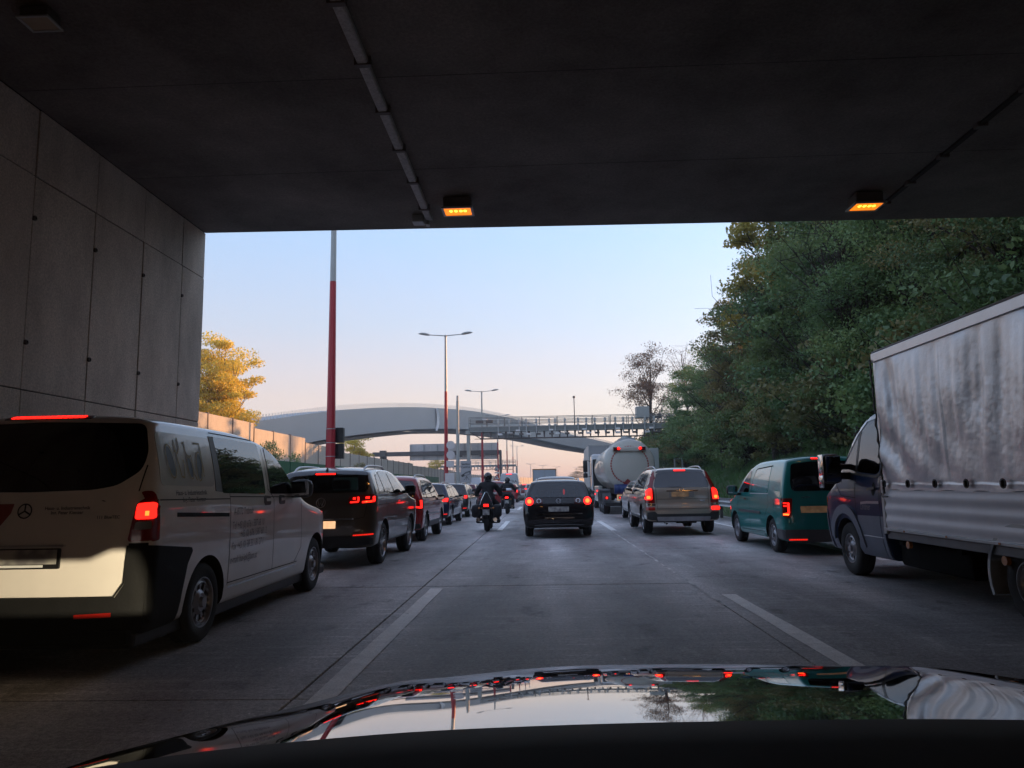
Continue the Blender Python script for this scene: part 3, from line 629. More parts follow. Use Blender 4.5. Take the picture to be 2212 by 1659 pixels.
    def strip(s, name, pts, ax, m, w=.008, off=.002, parent=None, step=.06):
        P = []
        for a, b in zip(pts[:-1], pts[1:]):
            a, b = Vector(a), Vector(b); k = max(1, int((b-a).length/step))
            P += [a+(b-a)*i/k for i in range(k)]
        P.append(Vector(pts[-1])); mb = MB(); V = []
        for i, p in enumerate(P):
            d = (P[min(i+1, len(P)-1)]-P[max(i-1, 0)]).normalized(); q = Vector((-d.y, d.x))*w/2
            for g in (p+q, p-q):
                h, nr = s.hit(g.x, g.y, ax); V.append(h+nr*off)
        mb.add(V, [(2*i, 2*i+1, 2*i+3, 2*i+2) for i in range(len(P)-1)])
        return part(name, mb, m, parent or s.root, True)
    def text(s, txt, x, z, size, ax, m, bold=False, mirror=1, shear=0., name='lettering', align='LEFT', off=.004, sx=1.):
        cu_ = bpy.data.curves.new('t', 'FONT'); cu_.body = txt; cu_.size = size; cu_.align_x = align; cu_.shear = shear; cu_.resolution_u = 3
        if bold: cu_.offset = size*.018
        o = obj('t', cu_); dg = bpy.context.evaluated_depsgraph_get(); me = bpy.data.meshes.new_from_object(o.evaluated_get(dg)); bpy.data.objects.remove(o)
        for v in me.vertices:
            h, nr = s.hit(x+v.co.x*mirror*sx, z+v.co.y, ax); v.co = h+nr*off
        me.materials.clear(); me.materials.append(m); me.name = name
        return obj(name, me, s.root)
    def wheels(s, proto):
        for ay in s.sp['axles']:
            for sg in (-1, 1):
                wo = obj('wheel', proto[0], s.root, (sg*(s.hw-.03-proto[2]/2), ay, s.sp['wr']), (0, 0, 0 if sg > 0 else math.pi))
                obj('rim', proto[1], wo)
    def mirror(s, x, y, z, m, sz=(.2, .1, .15), glass=True):
        for sg in (-1, 1):
            b = MB(); b.box(sg*x-.5*sz[0], sg*x+.5*sz[0], y-.5*sz[1], y+.5*sz[1], z-.5*sz[2], z+.5*sz[2], min(sz)*.42)
            b.box(min(sg*(s.hw*.86), sg*x), max(sg*(s.hw*.86), sg*x), y-.02, y+.05, z-.5*sz[2], z-.5*sz[2]+.06, .015)
            o = part('wing_mirror', b, m, s.root, True, 60)
            g = MB(); g.box(sg*x-.42*sz[0], sg*x+.42*sz[0], y-.5*sz[1]-.003, y-.5*sz[1]+.002, z-.4*sz[2], z+.4*sz[2], .001); part('mirror_glass', g, M['chromeglass'], o)
    def seats(s, rows, zh):
        for (y, xs) in rows:
            for x in xs:
                b = MB(); b.box(x-.24, x+.24, y-.07, y+.07, zh-.75, zh-.2, .05); b.box(x-.13, x+.13, y-.05, y+.04, zh-.19, zh, .045); part('seat', b, M['soft'], s.root, True, 60)
M['chromeglass'] = mat('mirror_glass', (.5, .52, .55), .03, 1.)
def wheel_mesh(r, width, rimr, style, mt='alloy', n=5):
    t = MB(); h = width/2
    t.lathe([(rimr*.93, -h*.8), (rimr, -h*.95), (r*.86, -h), (r*.96, -h*.88), (r, -h*.7), (r*1.0, -.01), (r*.985, -.005), (r*.985, .005), (r, .01), (r, h*.7), (r*.96, h*.88), (r*.86, h), (rimr, h*.95), (rimr*.93, h*.8), (rimr*.93, -h*.8)], 40, 'x')
    tm = t.mesh('tyre', M['rubber'], True, 50)
    b = MB(); f = h*.82
    b.lathe([(rimr*1.0, f+.012), (rimr*.95, f+.012), (rimr*.90, f-.02), (rimr*.88, -h*.5), (rimr*.3, -h*.4), (0, -h*.4)], 40, 'x')
    hub = (0, 0, 0)
    if style == 'spoke':
        b.lathe([(0, f-.005), (rimr*.15, f-.005), (rimr*.2, f-.02), (rimr*.2, f-.06)], 16, 'x')
        for k in range(n):
            a = 2*math.pi*k/n+.3
            for da in (-.14, .14):
                p0 = (f-.02, math.cos(a+da*.4)*rimr*.1, math.sin(a+da*.4)*rimr*.1); p1 = (f-.01, math.cos(a+da)*rimr*.92, math.sin(a+da)*rimr*.92)
                b.tube([p0, p1], rimr*.062, 6)
    else:      # pressed steel: dish with a ring of holes and a centre cap
        V = []; K = 40
        b.lathe([(rimr*.9, f-.015), (rimr*.78, f+.0), (rimr*.72, f-.02)], K, 'x')
        for k in range(10):
            a0 = 2*math.pi*k/10; a1 = a0+2*math.pi/10*.5
            q = [(f-.02, math.cos(t)*rr*rimr, math.sin(t)*rr*rimr) for rr, ts in ((.72, np.linspace(a0, a1, 4)), (.5, np.linspace(a1, a0, 4))) for t in ts]
            b.add(q, [tuple(range(8))])
        b.lathe([(rimr*.5, f-.02), (rimr*.36, f+.005), (rimr*.22, f+.0), (rimr*.2, f+.03), (0, f+.035)], K, 'x')
    rm = b.mesh('rim', M[mt], True, 40)
    return tm, rm, width
# ------------------------------------------------------------------ white panel van (left lane, nearest)
P_silver = paint('white_van_paint', (.76, .70, .655), .0, .3); M['vanbump'] = mat('dark_van_bumper', (.010, .010, .011), .7, spec=.2, var=.15, bump=.1)
WH = {}
WH['van'] = wheel_mesh(.335, .21, .215, 'steel', 'steel')
WH['suv'] = wheel_mesh(.355, .235, .245, 'spoke', 'alloy', 5)
WH['car'] = wheel_mesh(.32, .215, .22, 'spoke', 'alloy', 7)
WH['caddy'] = wheel_mesh(.318, .2, .205, 'steel', 'steel')
WH['truck'] = wheel_mesh(.37, .225, .21, 'steel', 'steel')
WH['lorry'] = wheel_mesh(.5, .32, .29, 'steel', 'steel')
ink = mat('dark_vinyl_ink', (.035, .03, .03), .5); ink2 = mat('faded_grey_ink', (.16, .15, .155), .5); gold = mat('gold_vinyl', (.30, .22, .06), .5); navy = mat('dark_teal_vinyl', (.02, .035, .045), .5)

def build_van():
    sp = dict(L=5.14, zb=.24, top=[(0, 1.885), (.12, 1.915), (.5, 1.93), (1.8, 1.925), (2.45, 1.87), (2.85, 1.75), (3.5, 1.33), (3.75, 1.22), (4.4, 1.10), (4.9, .98), (5.14, .80)],
              hw=[(.24, .92), (.5, .955), (.85, .964), (1.15, .962), (1.27, .95), (1.5, .915), (1.75, .855), (1.94, .80)], D=.16, n=3.2, rt=.11,
              rear=[(.24, .0), (.7, .0), (1.1, .02), (1.35, .06), (1.75, .15), (1.86, .20), (1.94, .30)], rl=1.0, wr=.335, axles=(1.06, 4.24), Df=.75)
    c = Car('panel_van', 'white panel van with dark rear glass and mirrored lettering on its side window, left lane', 'van', VAN_LOC, VAN_RZ, sp, P_silver)
    c.root.scale = (1.05, 1.05, 1.05)
    c.wheels(WH['van'])
    c.patch('rear_window', [(-.80, 1.825), (-.86, 1.6), (-.84, 1.46), (-.68, 1.345), (-.5, 1.315), (0, 1.305), (.5, 1.315), (.68, 1.345), (.84, 1.46), (.86, 1.6), (.80, 1.825), (0, 1.85)], 'r', M['vanglass'], .005, .01, r=.06)
    blank = mat('white_window_blank', (.62, .60, .59), .22, coat=.6)
    c.patch('window_seal', [(.19, 1.315), (1.24, 1.30), (1.27, 1.80), (.22, 1.80)], 'x', paint('van_rim_paint', (.42, .41, .42)), -.002, .015, r=.08)
    c.patch('side_window', [(.22, 1.345), (1.18, 1.33), (1.21, 1.77), (.25, 1.77)], 'x', blank, .003, .015, r=.06)
    c.patch('window_pillar', [(1.20, 1.29), (1.34, 1.28), (1.32, 1.79), (1.22, 1.79)], 'x', M['black'], .004, .012)
    c.patch('side_window', [(1.34, 1.27), (2.42, 1.25), (2.38, 1.78), (1.31, 1.79)], 'x', M['vanglass'], .005, .012, r=.04)
    c.patch('door_window', [(2.56, 1.25), (3.42, 1.24), (3.28, 1.36), (2.86, 1.67), (2.56, 1.76)], 'x', M['vanglass'], .005, .012, r=.04)
    c.patch('windscreen', [(-.72, 1.3), (.72, 1.3), (.66, 1.74), (-.66, 1.74)], 'f', M['vanglass'], .004, .01)
    for (a, b) in ((.25, 1.2), (1.34, 2.4), (2.56, 3.3)): c.patch('side_window', [(a, 1.30), (b, 1.30), (b-.05, 1.74), (a, 1.76)], '-x', M['vanglass'], .004, .012, r=.05)
    for sg in (-1, 1):
        o = c.patch('tail_lamp', [(sg*q[0], q[1]) for q in ((.845, 1.21), (.955, 1.30), (.985, 1.30), (.985, .93), (.80, .925), (.825, 1.1))], 'r', M['lens'], .012, .02, r=.03, cell=.03)
        c.patch('lit_lamp', [(sg*q[0], q[1]) for q in ((.845, 1.205), (.95, 1.215), (.955, 1.09), (.838, 1.09))], 'r', M['lit'], .016, .004, o, r=.02, cell=.03)
        c.patch('lamp_core', [(sg*q[0], q[1]) for q in ((.90, 1.15), (.925, 1.15), (.925, 1.115), (.90, 1.115))], 'r', M['core'], .019, .003, o, cell=.02)
        c.patch('reverse_lens', [(sg*q[0], q[1]) for q in ((.845, 1.07), (.94, 1.075), (.94, 1.015), (.84, 1.01))], 'r', M['clear'], .016, .004, o, r=.015)
    c.patch('tail_lamp', [(.10, 1.30), (.14, 1.30), (.175, 1.18), (.18, .93), (.10, .92)], 'x', M['lens'], .010, .02, r=.02, cell=.03)
    hb = c.patch('high_brake_lamp', [(-.36, 1.876), (.36, 1.876), (.34, 1.904), (-.34, 1.904)], 'r', M['black'], .006, .01, r=.012)
    for k in range(14): c.patch('lit_lamp', [(-.30+.043*k, 1.881), (-.270+.043*k, 1.881), (-.270+.043*k, 1.898), (-.30+.043*k, 1.898)], 'r', M['lit'], .012, .003, hb)
    c.patch('bumper', [(-.98, .235), (.98, .235), (.98, .915), (.815, .915), (.80, .62), (.74, .525), (-.74, .525), (-.80, .62), (-.815, .915), (-.98, .915)], 'r', M['vanbump'], .02, .03)
    c.patch('bumper', [(.04, .235), (.56, .235), (.60, .5), (.66, .70), (.74, .80), (.72, .83), (.05, .90)], 'x', M['vanbump'], .012, .02, r=.01)
    c.patch('reflector', [(.46, .38), (.72, .39), (.72, .42), (.46, .41)], 'r', M['reflector'], .03, .01)
    c.patch('door_rail', [(.46, 1.09), (1.48, 1.05), (1.48, 1.085), (.46, 1.125)], 'x', M['seam'], .003, .0)
    pl = c.patch('number_plate', [(-.32, .74), (.32, .74), (.32, .89), (-.32, .89)], 'r', M['black'], .018, .02, r=.015)
    c.patch('plate_face', [(-.30, .775), (.30, .775), (.30, .88), (-.30, .88)], 'r', M['plate'], .022, .002, pl)
    c.patch('dealer_strip', [(-.29, .752), (.20, .752), (.20, .77), (-.29, .77)], 'r', M['white'], .022, .002, pl)
    c.patch('grip_strip', [(-.35, .90), (.35, .90), (.35, .915), (-.35, .915)], 'r', M['chrome'], .03, .03, r=.006)
    bz, bx, br = 1.165, .01, .052
    ring = [(bx+br*math.cos(t), bz+br*math.sin(t)) for t in np.linspace(0, 2*math.pi, 25)]
    em = c.strip('badge', ring, 'r', M['dgrey'], .010, .008, step=.03)
    for a in (90, 210, 330): c.strip('badge_spoke', [(bx, bz), (bx+br*.93*math.cos(R(a)), bz+br*.93*math.sin(R(a)))], 'r', M['dgrey'], .012, .008, em)
    c.text('Haus- u. Industrietechnik', .16, 1.172, .034, 'r', ink, True); c.text('Ing. Peter Kienzer', .21, 1.138, .034, 'r', ink, True)
    c.text('111 BlueTEC', .56, 1.10, .032, 'r', M['mgrey'], True)
    c.patch('sticker', [(-.26, 1.22), (-.085, 1.22), (-.10, 1.15), (-.17, 1.06), (-.24, 1.15)], 'r', mat('white_red_sticker', (.30, .06, .05), .5), .004, .003)
    for pl_ in ([(1.50, 1.28), (1.51, 1.05), (1.505, .42)], [(2.47, 1.85), (2.5, 1.3), (2.66, 1.2), (2.67, .43)], [(3.60, 1.2), (3.62, .60), (3.4, .45)], [(.05, 1.232), (1.50, 1.215)], [(1.5, 1.235), (3.6, 1.20)], [(.1, .885), (.70, .83)], [(1.50, .44), (3.5, .44)], [(1.24, 1.80), (1.25, 1.87)], [(1.25, 1.825), (2.5, 1.81)]):
        c.strip('panel_gap', pl_, 'x', M['seam'], .009, .002)
    c.strip('sill_edge', [(1.52, .40), (3.45, .41)], 'x', M['chrome'], .02, .006)
    c.strip('panel_gap', [(.81, .90), (.795, .63), (.73, .53), (-.73, .53), (-.795, .63), (-.81, .9)], 'r', M['seam'], .012, .022)
    c.strip('panel_gap', [(.84, 1.3), (.868, 1.5)], 'r', M['seam'], .009, .003)
    for y in (2.47, 2.92):
        h = c.patch('door_handle', [(y-.1, 1.13), (y+.1, 1.13), (y+.1, 1.225), (y-.1, 1.235)], 'x', M['black'], .004, .01, r=.045)
        c.strip('handle_grip', [(y-.10, 1.185), (y+.1, 1.185)], 'x', P_silver, .03, .03, h)
    mp = lambda pts: [(.36+(q[0]-.72)*.76, 1.375+(q[1]-1.30)*1.0) for q in pts]
    def blob(pts, w0, col, off): c.strip('window_script', mp(pts), 'x', col, w0, off, step=.02)
    E = lambda cy, cz, ry, rz_, a0, a1, tl=0.: [(cy+ry*math.cos(R(a))+tl*math.sin(R(a)), cz+rz_*math.sin(R(a))) for a in np.linspace(a0, a1, 22)]
    for P_ in ([(.90, 1.55), (.97, 1.53), (1.02, 1.57), (1.02, 1.66)], [(.93, 1.64), (.95, 1.48), (1.0, 1.34), (1.06, 1.33), (1.09, 1.42), (1.08, 1.48)], [(1.13, 1.62), (1.17, 1.63), (1.16, 1.55), (1.2, 1.50), (1.28, 1.52)], [(1.28, 1.52), (1.30, 1.36), (1.36, 1.31)], [(1.40, 1.63), (1.54, 1.63), (1.54, 1.34)]):
        blob(P_, .016, gold, .007)
    for (cy, cz_, ry, rz_, tl) in ((.80, 1.46, .085, .135, -.03), (1.22, 1.42, .06, .10, -.02), (1.45, 1.43, .07, .125, .02)):
        blob(E(cy, cz_, ry, rz_, 0, 360, tl), .014, gold, .008); c.patch('script_fill', mp(E(cy, cz_, ry*.82, rz_*.88, 0, 345, tl)), 'x', navy, .006, 0, cell=.06)
    def side(t, y, z, sz, m, **k): c.text(t, y, z, sz, 'x', m, **k)
    side('Haus- u. Industrietechnik', .45, 1.262, .058, ink, bold=True, sx=.95); side('Ing. Peter Kienzer', .56, 1.24-.035, .058, ink, bold=True)
    for t, y, z in (('A-8772 Traboch', 1.58, 1.06), ('Tel +43 (0) 676 / 587 68 10', 1.55, .93), ('+43 (0) 676 / 587 68 12', 1.74, .84), ('Fax +43 (0) 38 33 / 81 27 1', 1.55, .735), ('e-mail: hui-ipk@aon.at', 1.53, .61)):
        side(t, y, z, .098, ink2, shear=.18, sx=.74)
    b = MB(); b.box(-.86, .86, -.024, .3, .19, .29, .02); part('bumper_lip', b, M['vanbump'], c.root, True)
    b = MB(); b.box(-.88, .88, .04, 4.9, .15, .27, .03); part('underbody', b, M['black'], c.root)
    c.mirror(1.08, 3.26, 1.30, M['black'], (.25, .16, .21))
    return c
VAN_LOC = (-4.1, 5.80, 0); VAN_RZ = R(0)
# ------------------------------------------------------------------ cars
def mx(poly): return [(-p[0], p[1]) for p in poly]
def sym(half): return half+[(-p[0], p[1]) for p in half[::-1]]
def ellp(cx, cz, rx, rz, n=20): return [(cx+rx*math.cos(t), cz+rz*math.sin(t)) for t in np.linspace(0, 2*math.pi, n+1)[:-1]]
def rails(c, y0, y1, x, m, lift=.05):
    for sg in (-1, 1):
        b = MB(); P = []
        for i, t in enumerate(np.linspace(0, 1, 13)):
            y = y0+(y1-y0)*t; h, n = c.hit(sg*x, y, 'z'); P.append((sg*x, y, h.z+lift*min(1, 4*t*(1-t)*2.2)-.012))
        b.tube(P, [.012]+[.019]*11+[.012], 8); part('roof_rail', b, m, c.root, True, 60)
def antenna(c, y):
    h, n = c.hit(0, y, 'z'); b = MB(); b.add([(-.02, y-.06, h.z-.01), (.02, y-.06, h.z-.01), (.012, y+.1, h.z-.01), (-.012, y+.1, h.z-.01), (0, y-.04, h.z+.055)], [(0, 1, 4), (1, 2, 4), (2, 3, 4), (3, 0, 4)]); part('aerial_fin', b, M['black'], c.root)
def common(c, rw, sw, wheel, plate=None, pm='plate', trunk=None, bumper=None, mirror=None, seams=(), handles=(), rglass='glass', sglass='glass', frame=True, seats=True, high=None, zh=1.25):
    c.wheels(WH[wheel])
    if rw: c.patch('rear_window', rw, 'r', M[rglass], .004, .008, r=.05)
    for k, p in enumerate(sw):
        c.patch('side_window', p, 'x', M[sglass], .003, .006, r=.03); c.patch('side_window', p, '-x', M[sglass], .003, .006, r=.03)
    L = c.sp['L']
    if c.sp.get('wind'): c.patch('windscreen', c.sp['wind'], 'f', M['glass'], .004, .006, r=.05)
    if frame and sw:
        ys = [q[0] for p in sw for q in p]
    if bumper:
        for ax, poly, m in bumper: c.patch('bumper_trim' if ax == 'r' else 'side_trim', poly, ax, M[m], .01, .02, r=.01)
    if plate:
        x, z, w_, h_ = plate
        pl = c.patch('number_plate', [(x-w_/2, z-h_/2), (x+w_/2, z-h_/2), (x+w_/2, z+h_/2), (x-w_/2, z+h_/2)], 'r', M[pm], .014, .014, r=.012)
    if high:
        x0, x1, z0, z1 = high
        hb = c.patch('high_brake_lamp', [(x0-.02, z0-.008), (x1+.02, z0-.008), (x1+.02, z1+.008), (x0-.02, z1+.008)], 'r', M['lens_dark'], .008, .01, r=.01, cell=.04)
        c.patch('lit_lamp', [(x0, z0), (x1, z0), (x1, z1), (x0, z1)], 'r', M['lit'], .012, .003, hb, cell=.05)
    for s_, ax in seams: c.strip('panel_gap', s_, ax, M['seam'], .008, .002)
    for (y, z) in handles:
        for ax in ('x', '-x'): c.strip('door_handle', [(y-.09, z), (y+.09, z+.01)], ax, c.body.data.materials[0], .03, .03)
    if mirror: c.mirror(*mirror)
    if seats: c.seats([(L*.33, (-.42, 0, .42)), (L*.55, (-.38, .38))], zh)

def build_brown_suv():
    sp = dict(L=4.43, zb=.33, top=[(0, 1.57), (.12, 1.62), (.5, 1.665), (1.3, 1.69), (2.0, 1.68), (2.4, 1.62), (3.0, 1.30), (3.2, 1.20), (4.0, 1.08), (4.43, .88)],
              hw=[(.26, .85), (.5, .89), (.8, .905), (1.08, .90), (1.18, .885), (1.4, .80), (1.58, .72), (1.69, .65)], D=.24, n=2.7, rt=.09,
              rear=[(.26, .05), (.55, .0), (.85, .03), (1.1, .06), (1.22, .11), (1.55, .30), (1.62, .35), (1.7, .42)], rl=1.2, wr=.355, axles=(.86, 3.34),
              side_win=[[(.52, 1.22), (2.65, 1.20), (2.42, 1.38), (2.15, 1.55), (1.0, 1.59), (.66, 1.52)]], rear_cut=[(-.60, 1.27), (.60, 1.27), (.55, 1.52), (-.55, 1.52)], wind=[(-.72, 1.24), (.72, 1.24), (.6, 1.58), (-.6, 1.58)])
    c = Car('suv', 'dark bronze SUV with silver roof rails and lit amber number plate behind the white van', 'car', (-3.82, 12.85, 0), R(-.6), sp, paint('bronze_paint', (.085, .066, .048), .45, .35))
    c.root.scale = (1.04, 1.04, 1.04)
    common(c, sym([(.74, 1.235), (.755, 1.36), (.69, 1.585), (.3, 1.605)]), [[(.56, 1.24), (.95, 1.235), (.95, 1.58), (.72, 1.51)], [(1.0, 1.235), (1.72, 1.225), (1.66, 1.60), (1.0, 1.59)], [(1.78, 1.225), (2.66, 1.205), (2.42, 1.38), (2.16, 1.545), (1.72, 1.60)]],
           'suv', (0, .71, .52, .12), 'plate_lit', mirror=(1.02, 2.62, 1.27, M['black'], (.22, .13, .17)), high=(-.17, .17, 1.535, 1.556), zh=1.47, rglass='glass', sglass='glass',
           bumper=[('r', [(-.9, .335), (.9, .335), (.9, .50), (.6, .53), (-.6, .53), (-.9, .50)], 'black'), ('x', [(1.25, .335), (2.95, .335), (2.95, .40), (1.25, .40)], 'dgrey')],
           seams=[([(.76, 1.05), (.72, .83), (.6, .80), (-.6, .80), (-.72, .83), (-.76, 1.05)], 'r'), ([(.97, 1.23), (1.0, .95), (1.17, .68)], 'x'), ([(1.75, 1.21), (1.78, .8), (1.72, .38)], 'x'), ([(2.72, 1.18), (2.78, .7), (2.72, .38)], 'x'), ([(1.3, .39), (2.8, .39)], 'x'), ([(.82, 1.13), (.3, 1.10)], 'x'), ([(.25, 1.02), (2.7, 1.03)], 'x')], handles=((1.15, 1.05), (1.95, 1.045)))
    for sg in (-1, 1):
        o = c.patch('tail_lamp', [(sg*q[0], q[1]) for q in ((.46, 1.165), (.86, 1.20), (.91, 1.17), (.915, 1.06), (.46, 1.03))], 'r', M['lens'], .012, .02, r=.03, cell=.03)
        for pts, wd, m in (([(.60, 1.145), (.62, 1.145), (.62, 1.08), (.49, 1.07)], .024, 'lit'), ([(.53, 1.13), (.575, 1.13)], .034, 'lit'), ([(.73, 1.14), (.79, 1.14)], .034, 'lit'), ([(.85, 1.16), (.855, 1.085), (.68, 1.07)], .032, 'lit'), ([(.72, 1.075), (.835, 1.082)], .014, 'core')):
            c.strip('lit_lamp', [(sg*a_, b_) for a_, b_ in pts], 'r', M[m], wd, .016, o, step=.02)
        c.patch('reflector', [(sg*q[0], q[1]) for q in ((.55, .545), (.86, .56), (.86, .54), (.55, .525))], 'r', M['soft_glow'], .02, .01, cell=.03)
    c.strip('badge', [(.075*math.cos(t), 1.07+.075*math.sin(t)) for t in np.linspace(0, 2*math.pi, 21)], 'r', M['chrome'], .012, .012, step=.03)
    c.strip('badge_mark', [(-.055, 1.12), (-.02, 1.02), (0, 1.07), (.02, 1.02), (.055, 1.12)], 'r', M['chrome'], .012, .012)
    c.strip('chrome_strip', [(-.55, .80), (.55, .80)], 'r', M['chrome'], .014, .012)
    c.text('7', -.03, .675, .09, 'r', M['seam'], off=.02)
    c.strip('window_trim', [(.5, 1.215), (1.7, 1.20), (2.7, 1.18)], 'x', M['chrome'], .014, .006)
    c.strip('window_trim', [(.54, 1.24), (.70, 1.53), (1.0, 1.605), (1.75, 1.615), (2.18, 1.565), (2.46, 1.39)], 'x', M['chrome'], .012, .006)
    rails(c, .45, 2.1, .60, M['alloy'], .06); antenna(c, .42)
    return c
def build_red_suv():
    sp = dict(L=4.4, zb=.30, top=[(0, 1.56), (.15, 1.62), (.5, 1.65), (1.4, 1.66), (2.0, 1.64), (2.5, 1.56), (3.2, 1.12), (3.4, 1.04), (4.1, .95), (4.4, .78)],
              hw=[(.24, .85), (.45, .89), (.7, .90), (.95, .895), (1.05, .88), (1.3, .80), (1.5, .73), (1.66, .66)], D=.22, n=2.8, rt=.09,
              rear=[(.24, .05), (.5, .0), (1.0, .05), (1.5, .22), (1.66, .36)], rl=1.2, wr=.355, axles=(.88, 3.45),
              side_win=[[(.5, 1.08), (2.9, 1.06), (2.4, 1.47), (.8, 1.53)]], rear_cut=[(-.58, 1.1), (.58, 1.1), (.55, 1.46), (-.55, 1.46)], wind=[(-.72, 1.08), (.72, 1.08), (.58, 1.52), (-.58, 1.52)])
    c = Car('suv', 'bright red SUV with silver roof rails half hidden by the dark bronze SUV', 'car', (-3.86, 18.45, 0), R(-.6), sp, paint('red_paint', (.26, .012, .016), .25, .35))
    common(c, sym([(.70, 1.08), (.72, 1.25), (.64, 1.50), (.3, 1.53)]), [[(.5, 1.10), (.95, 1.10), (.95, 1.52), (.72, 1.46)], [(1.0, 1.10), (1.8, 1.08), (1.75, 1.53), (1.0, 1.53)], [(1.87, 1.08), (2.85, 1.06), (2.35, 1.46), (1.83, 1.53)]],
           'suv', (0, .8, .52, .12), mirror=(1.0, 2.7, 1.07, M['black'], (.2, .12, .16)), zh=1.4, rglass='glass',
           bumper=[('r', [(-.9, .305), (.9, .305), (.9, .46), (-.9, .46)], 'black'), ('x', [(1.25, .305), (3.0, .305), (3.0, .48), (1.25, .48)], 'mgrey')],
           seams=[([(1.85, 1.07), (1.87, .7), (1.8, .46)], 'x'), ([(.98, 1.1), (1.02, .85), (1.2, .6)], 'x'), ([(2.9, 1.05), (2.95, .5)], 'x')], handles=((1.25, .92), (2.1, .91)))
    for sg in (-1, 1):
        o = c.patch('tail_lamp', [(sg*q[0], q[1]) for q in ((.62, 1.03), (.86, 1.06), (.90, .80), (.64, .84))], 'r', M['lens'], .012, .02, r=.03, cell=.03)
        c.strip('lit_lamp', [(sg*a, b) for a, b in ((.85, 1.03), (.865, .85), (.70, .87))], 'r', M['lit'], .04, .016, o, step=.02)
    c.strip('window_trim', [(.95, .68), (2.9, .66)], 'x', M['alloy'], .03, .012)
    rails(c, .4, 2.3, .62, M['alloy'], .06)
    return c
WAG = dict(L=4.75, zb=.27, top=[(0, 1.42), (.12, 1.46), (.5, 1.485), (1.5, 1.50), (2.2, 1.485), (2.7, 1.40), (3.4, 1.02), (3.6, .96), (4.4, .86), (4.75, .68)],
           hw=[(.22, .84), (.4, .885), (.62, .91), (.85, .905), (.95, .885), (1.15, .815), (1.35, .73), (1.5, .65)], D=.22, n=2.8, rt=.075,
           rear=[(.22, .06), (.45, .0), (.7, .02), (.9, .08), (1.0, .14), (1.35, .38), (1.5, .50)], rl=1.3, wr=.325, axles=(1.1, 3.82),
           side_win=[[(.62, .99), (3.0, .96), (2.55, 1.29), (1.0, 1.38), (.8, 1.3)]], rear_cut=[(-.60, 1.02), (.60, 1.02), (.52, 1.34), (-.52, 1.34)], wind=[(-.72, .99), (.72, .99), (.56, 1.40), (-.56, 1.40)])
WSW = [[(.62, 1.02), (1.15, 1.0), (1.15, 1.38), (.85, 1.31)], [(1.22, 1.0), (2.05, .98), (1.95, 1.39), (1.22, 1.39)], [(2.12, .98), (3.0, .96), (2.55, 1.28), (2.03, 1.39)]]
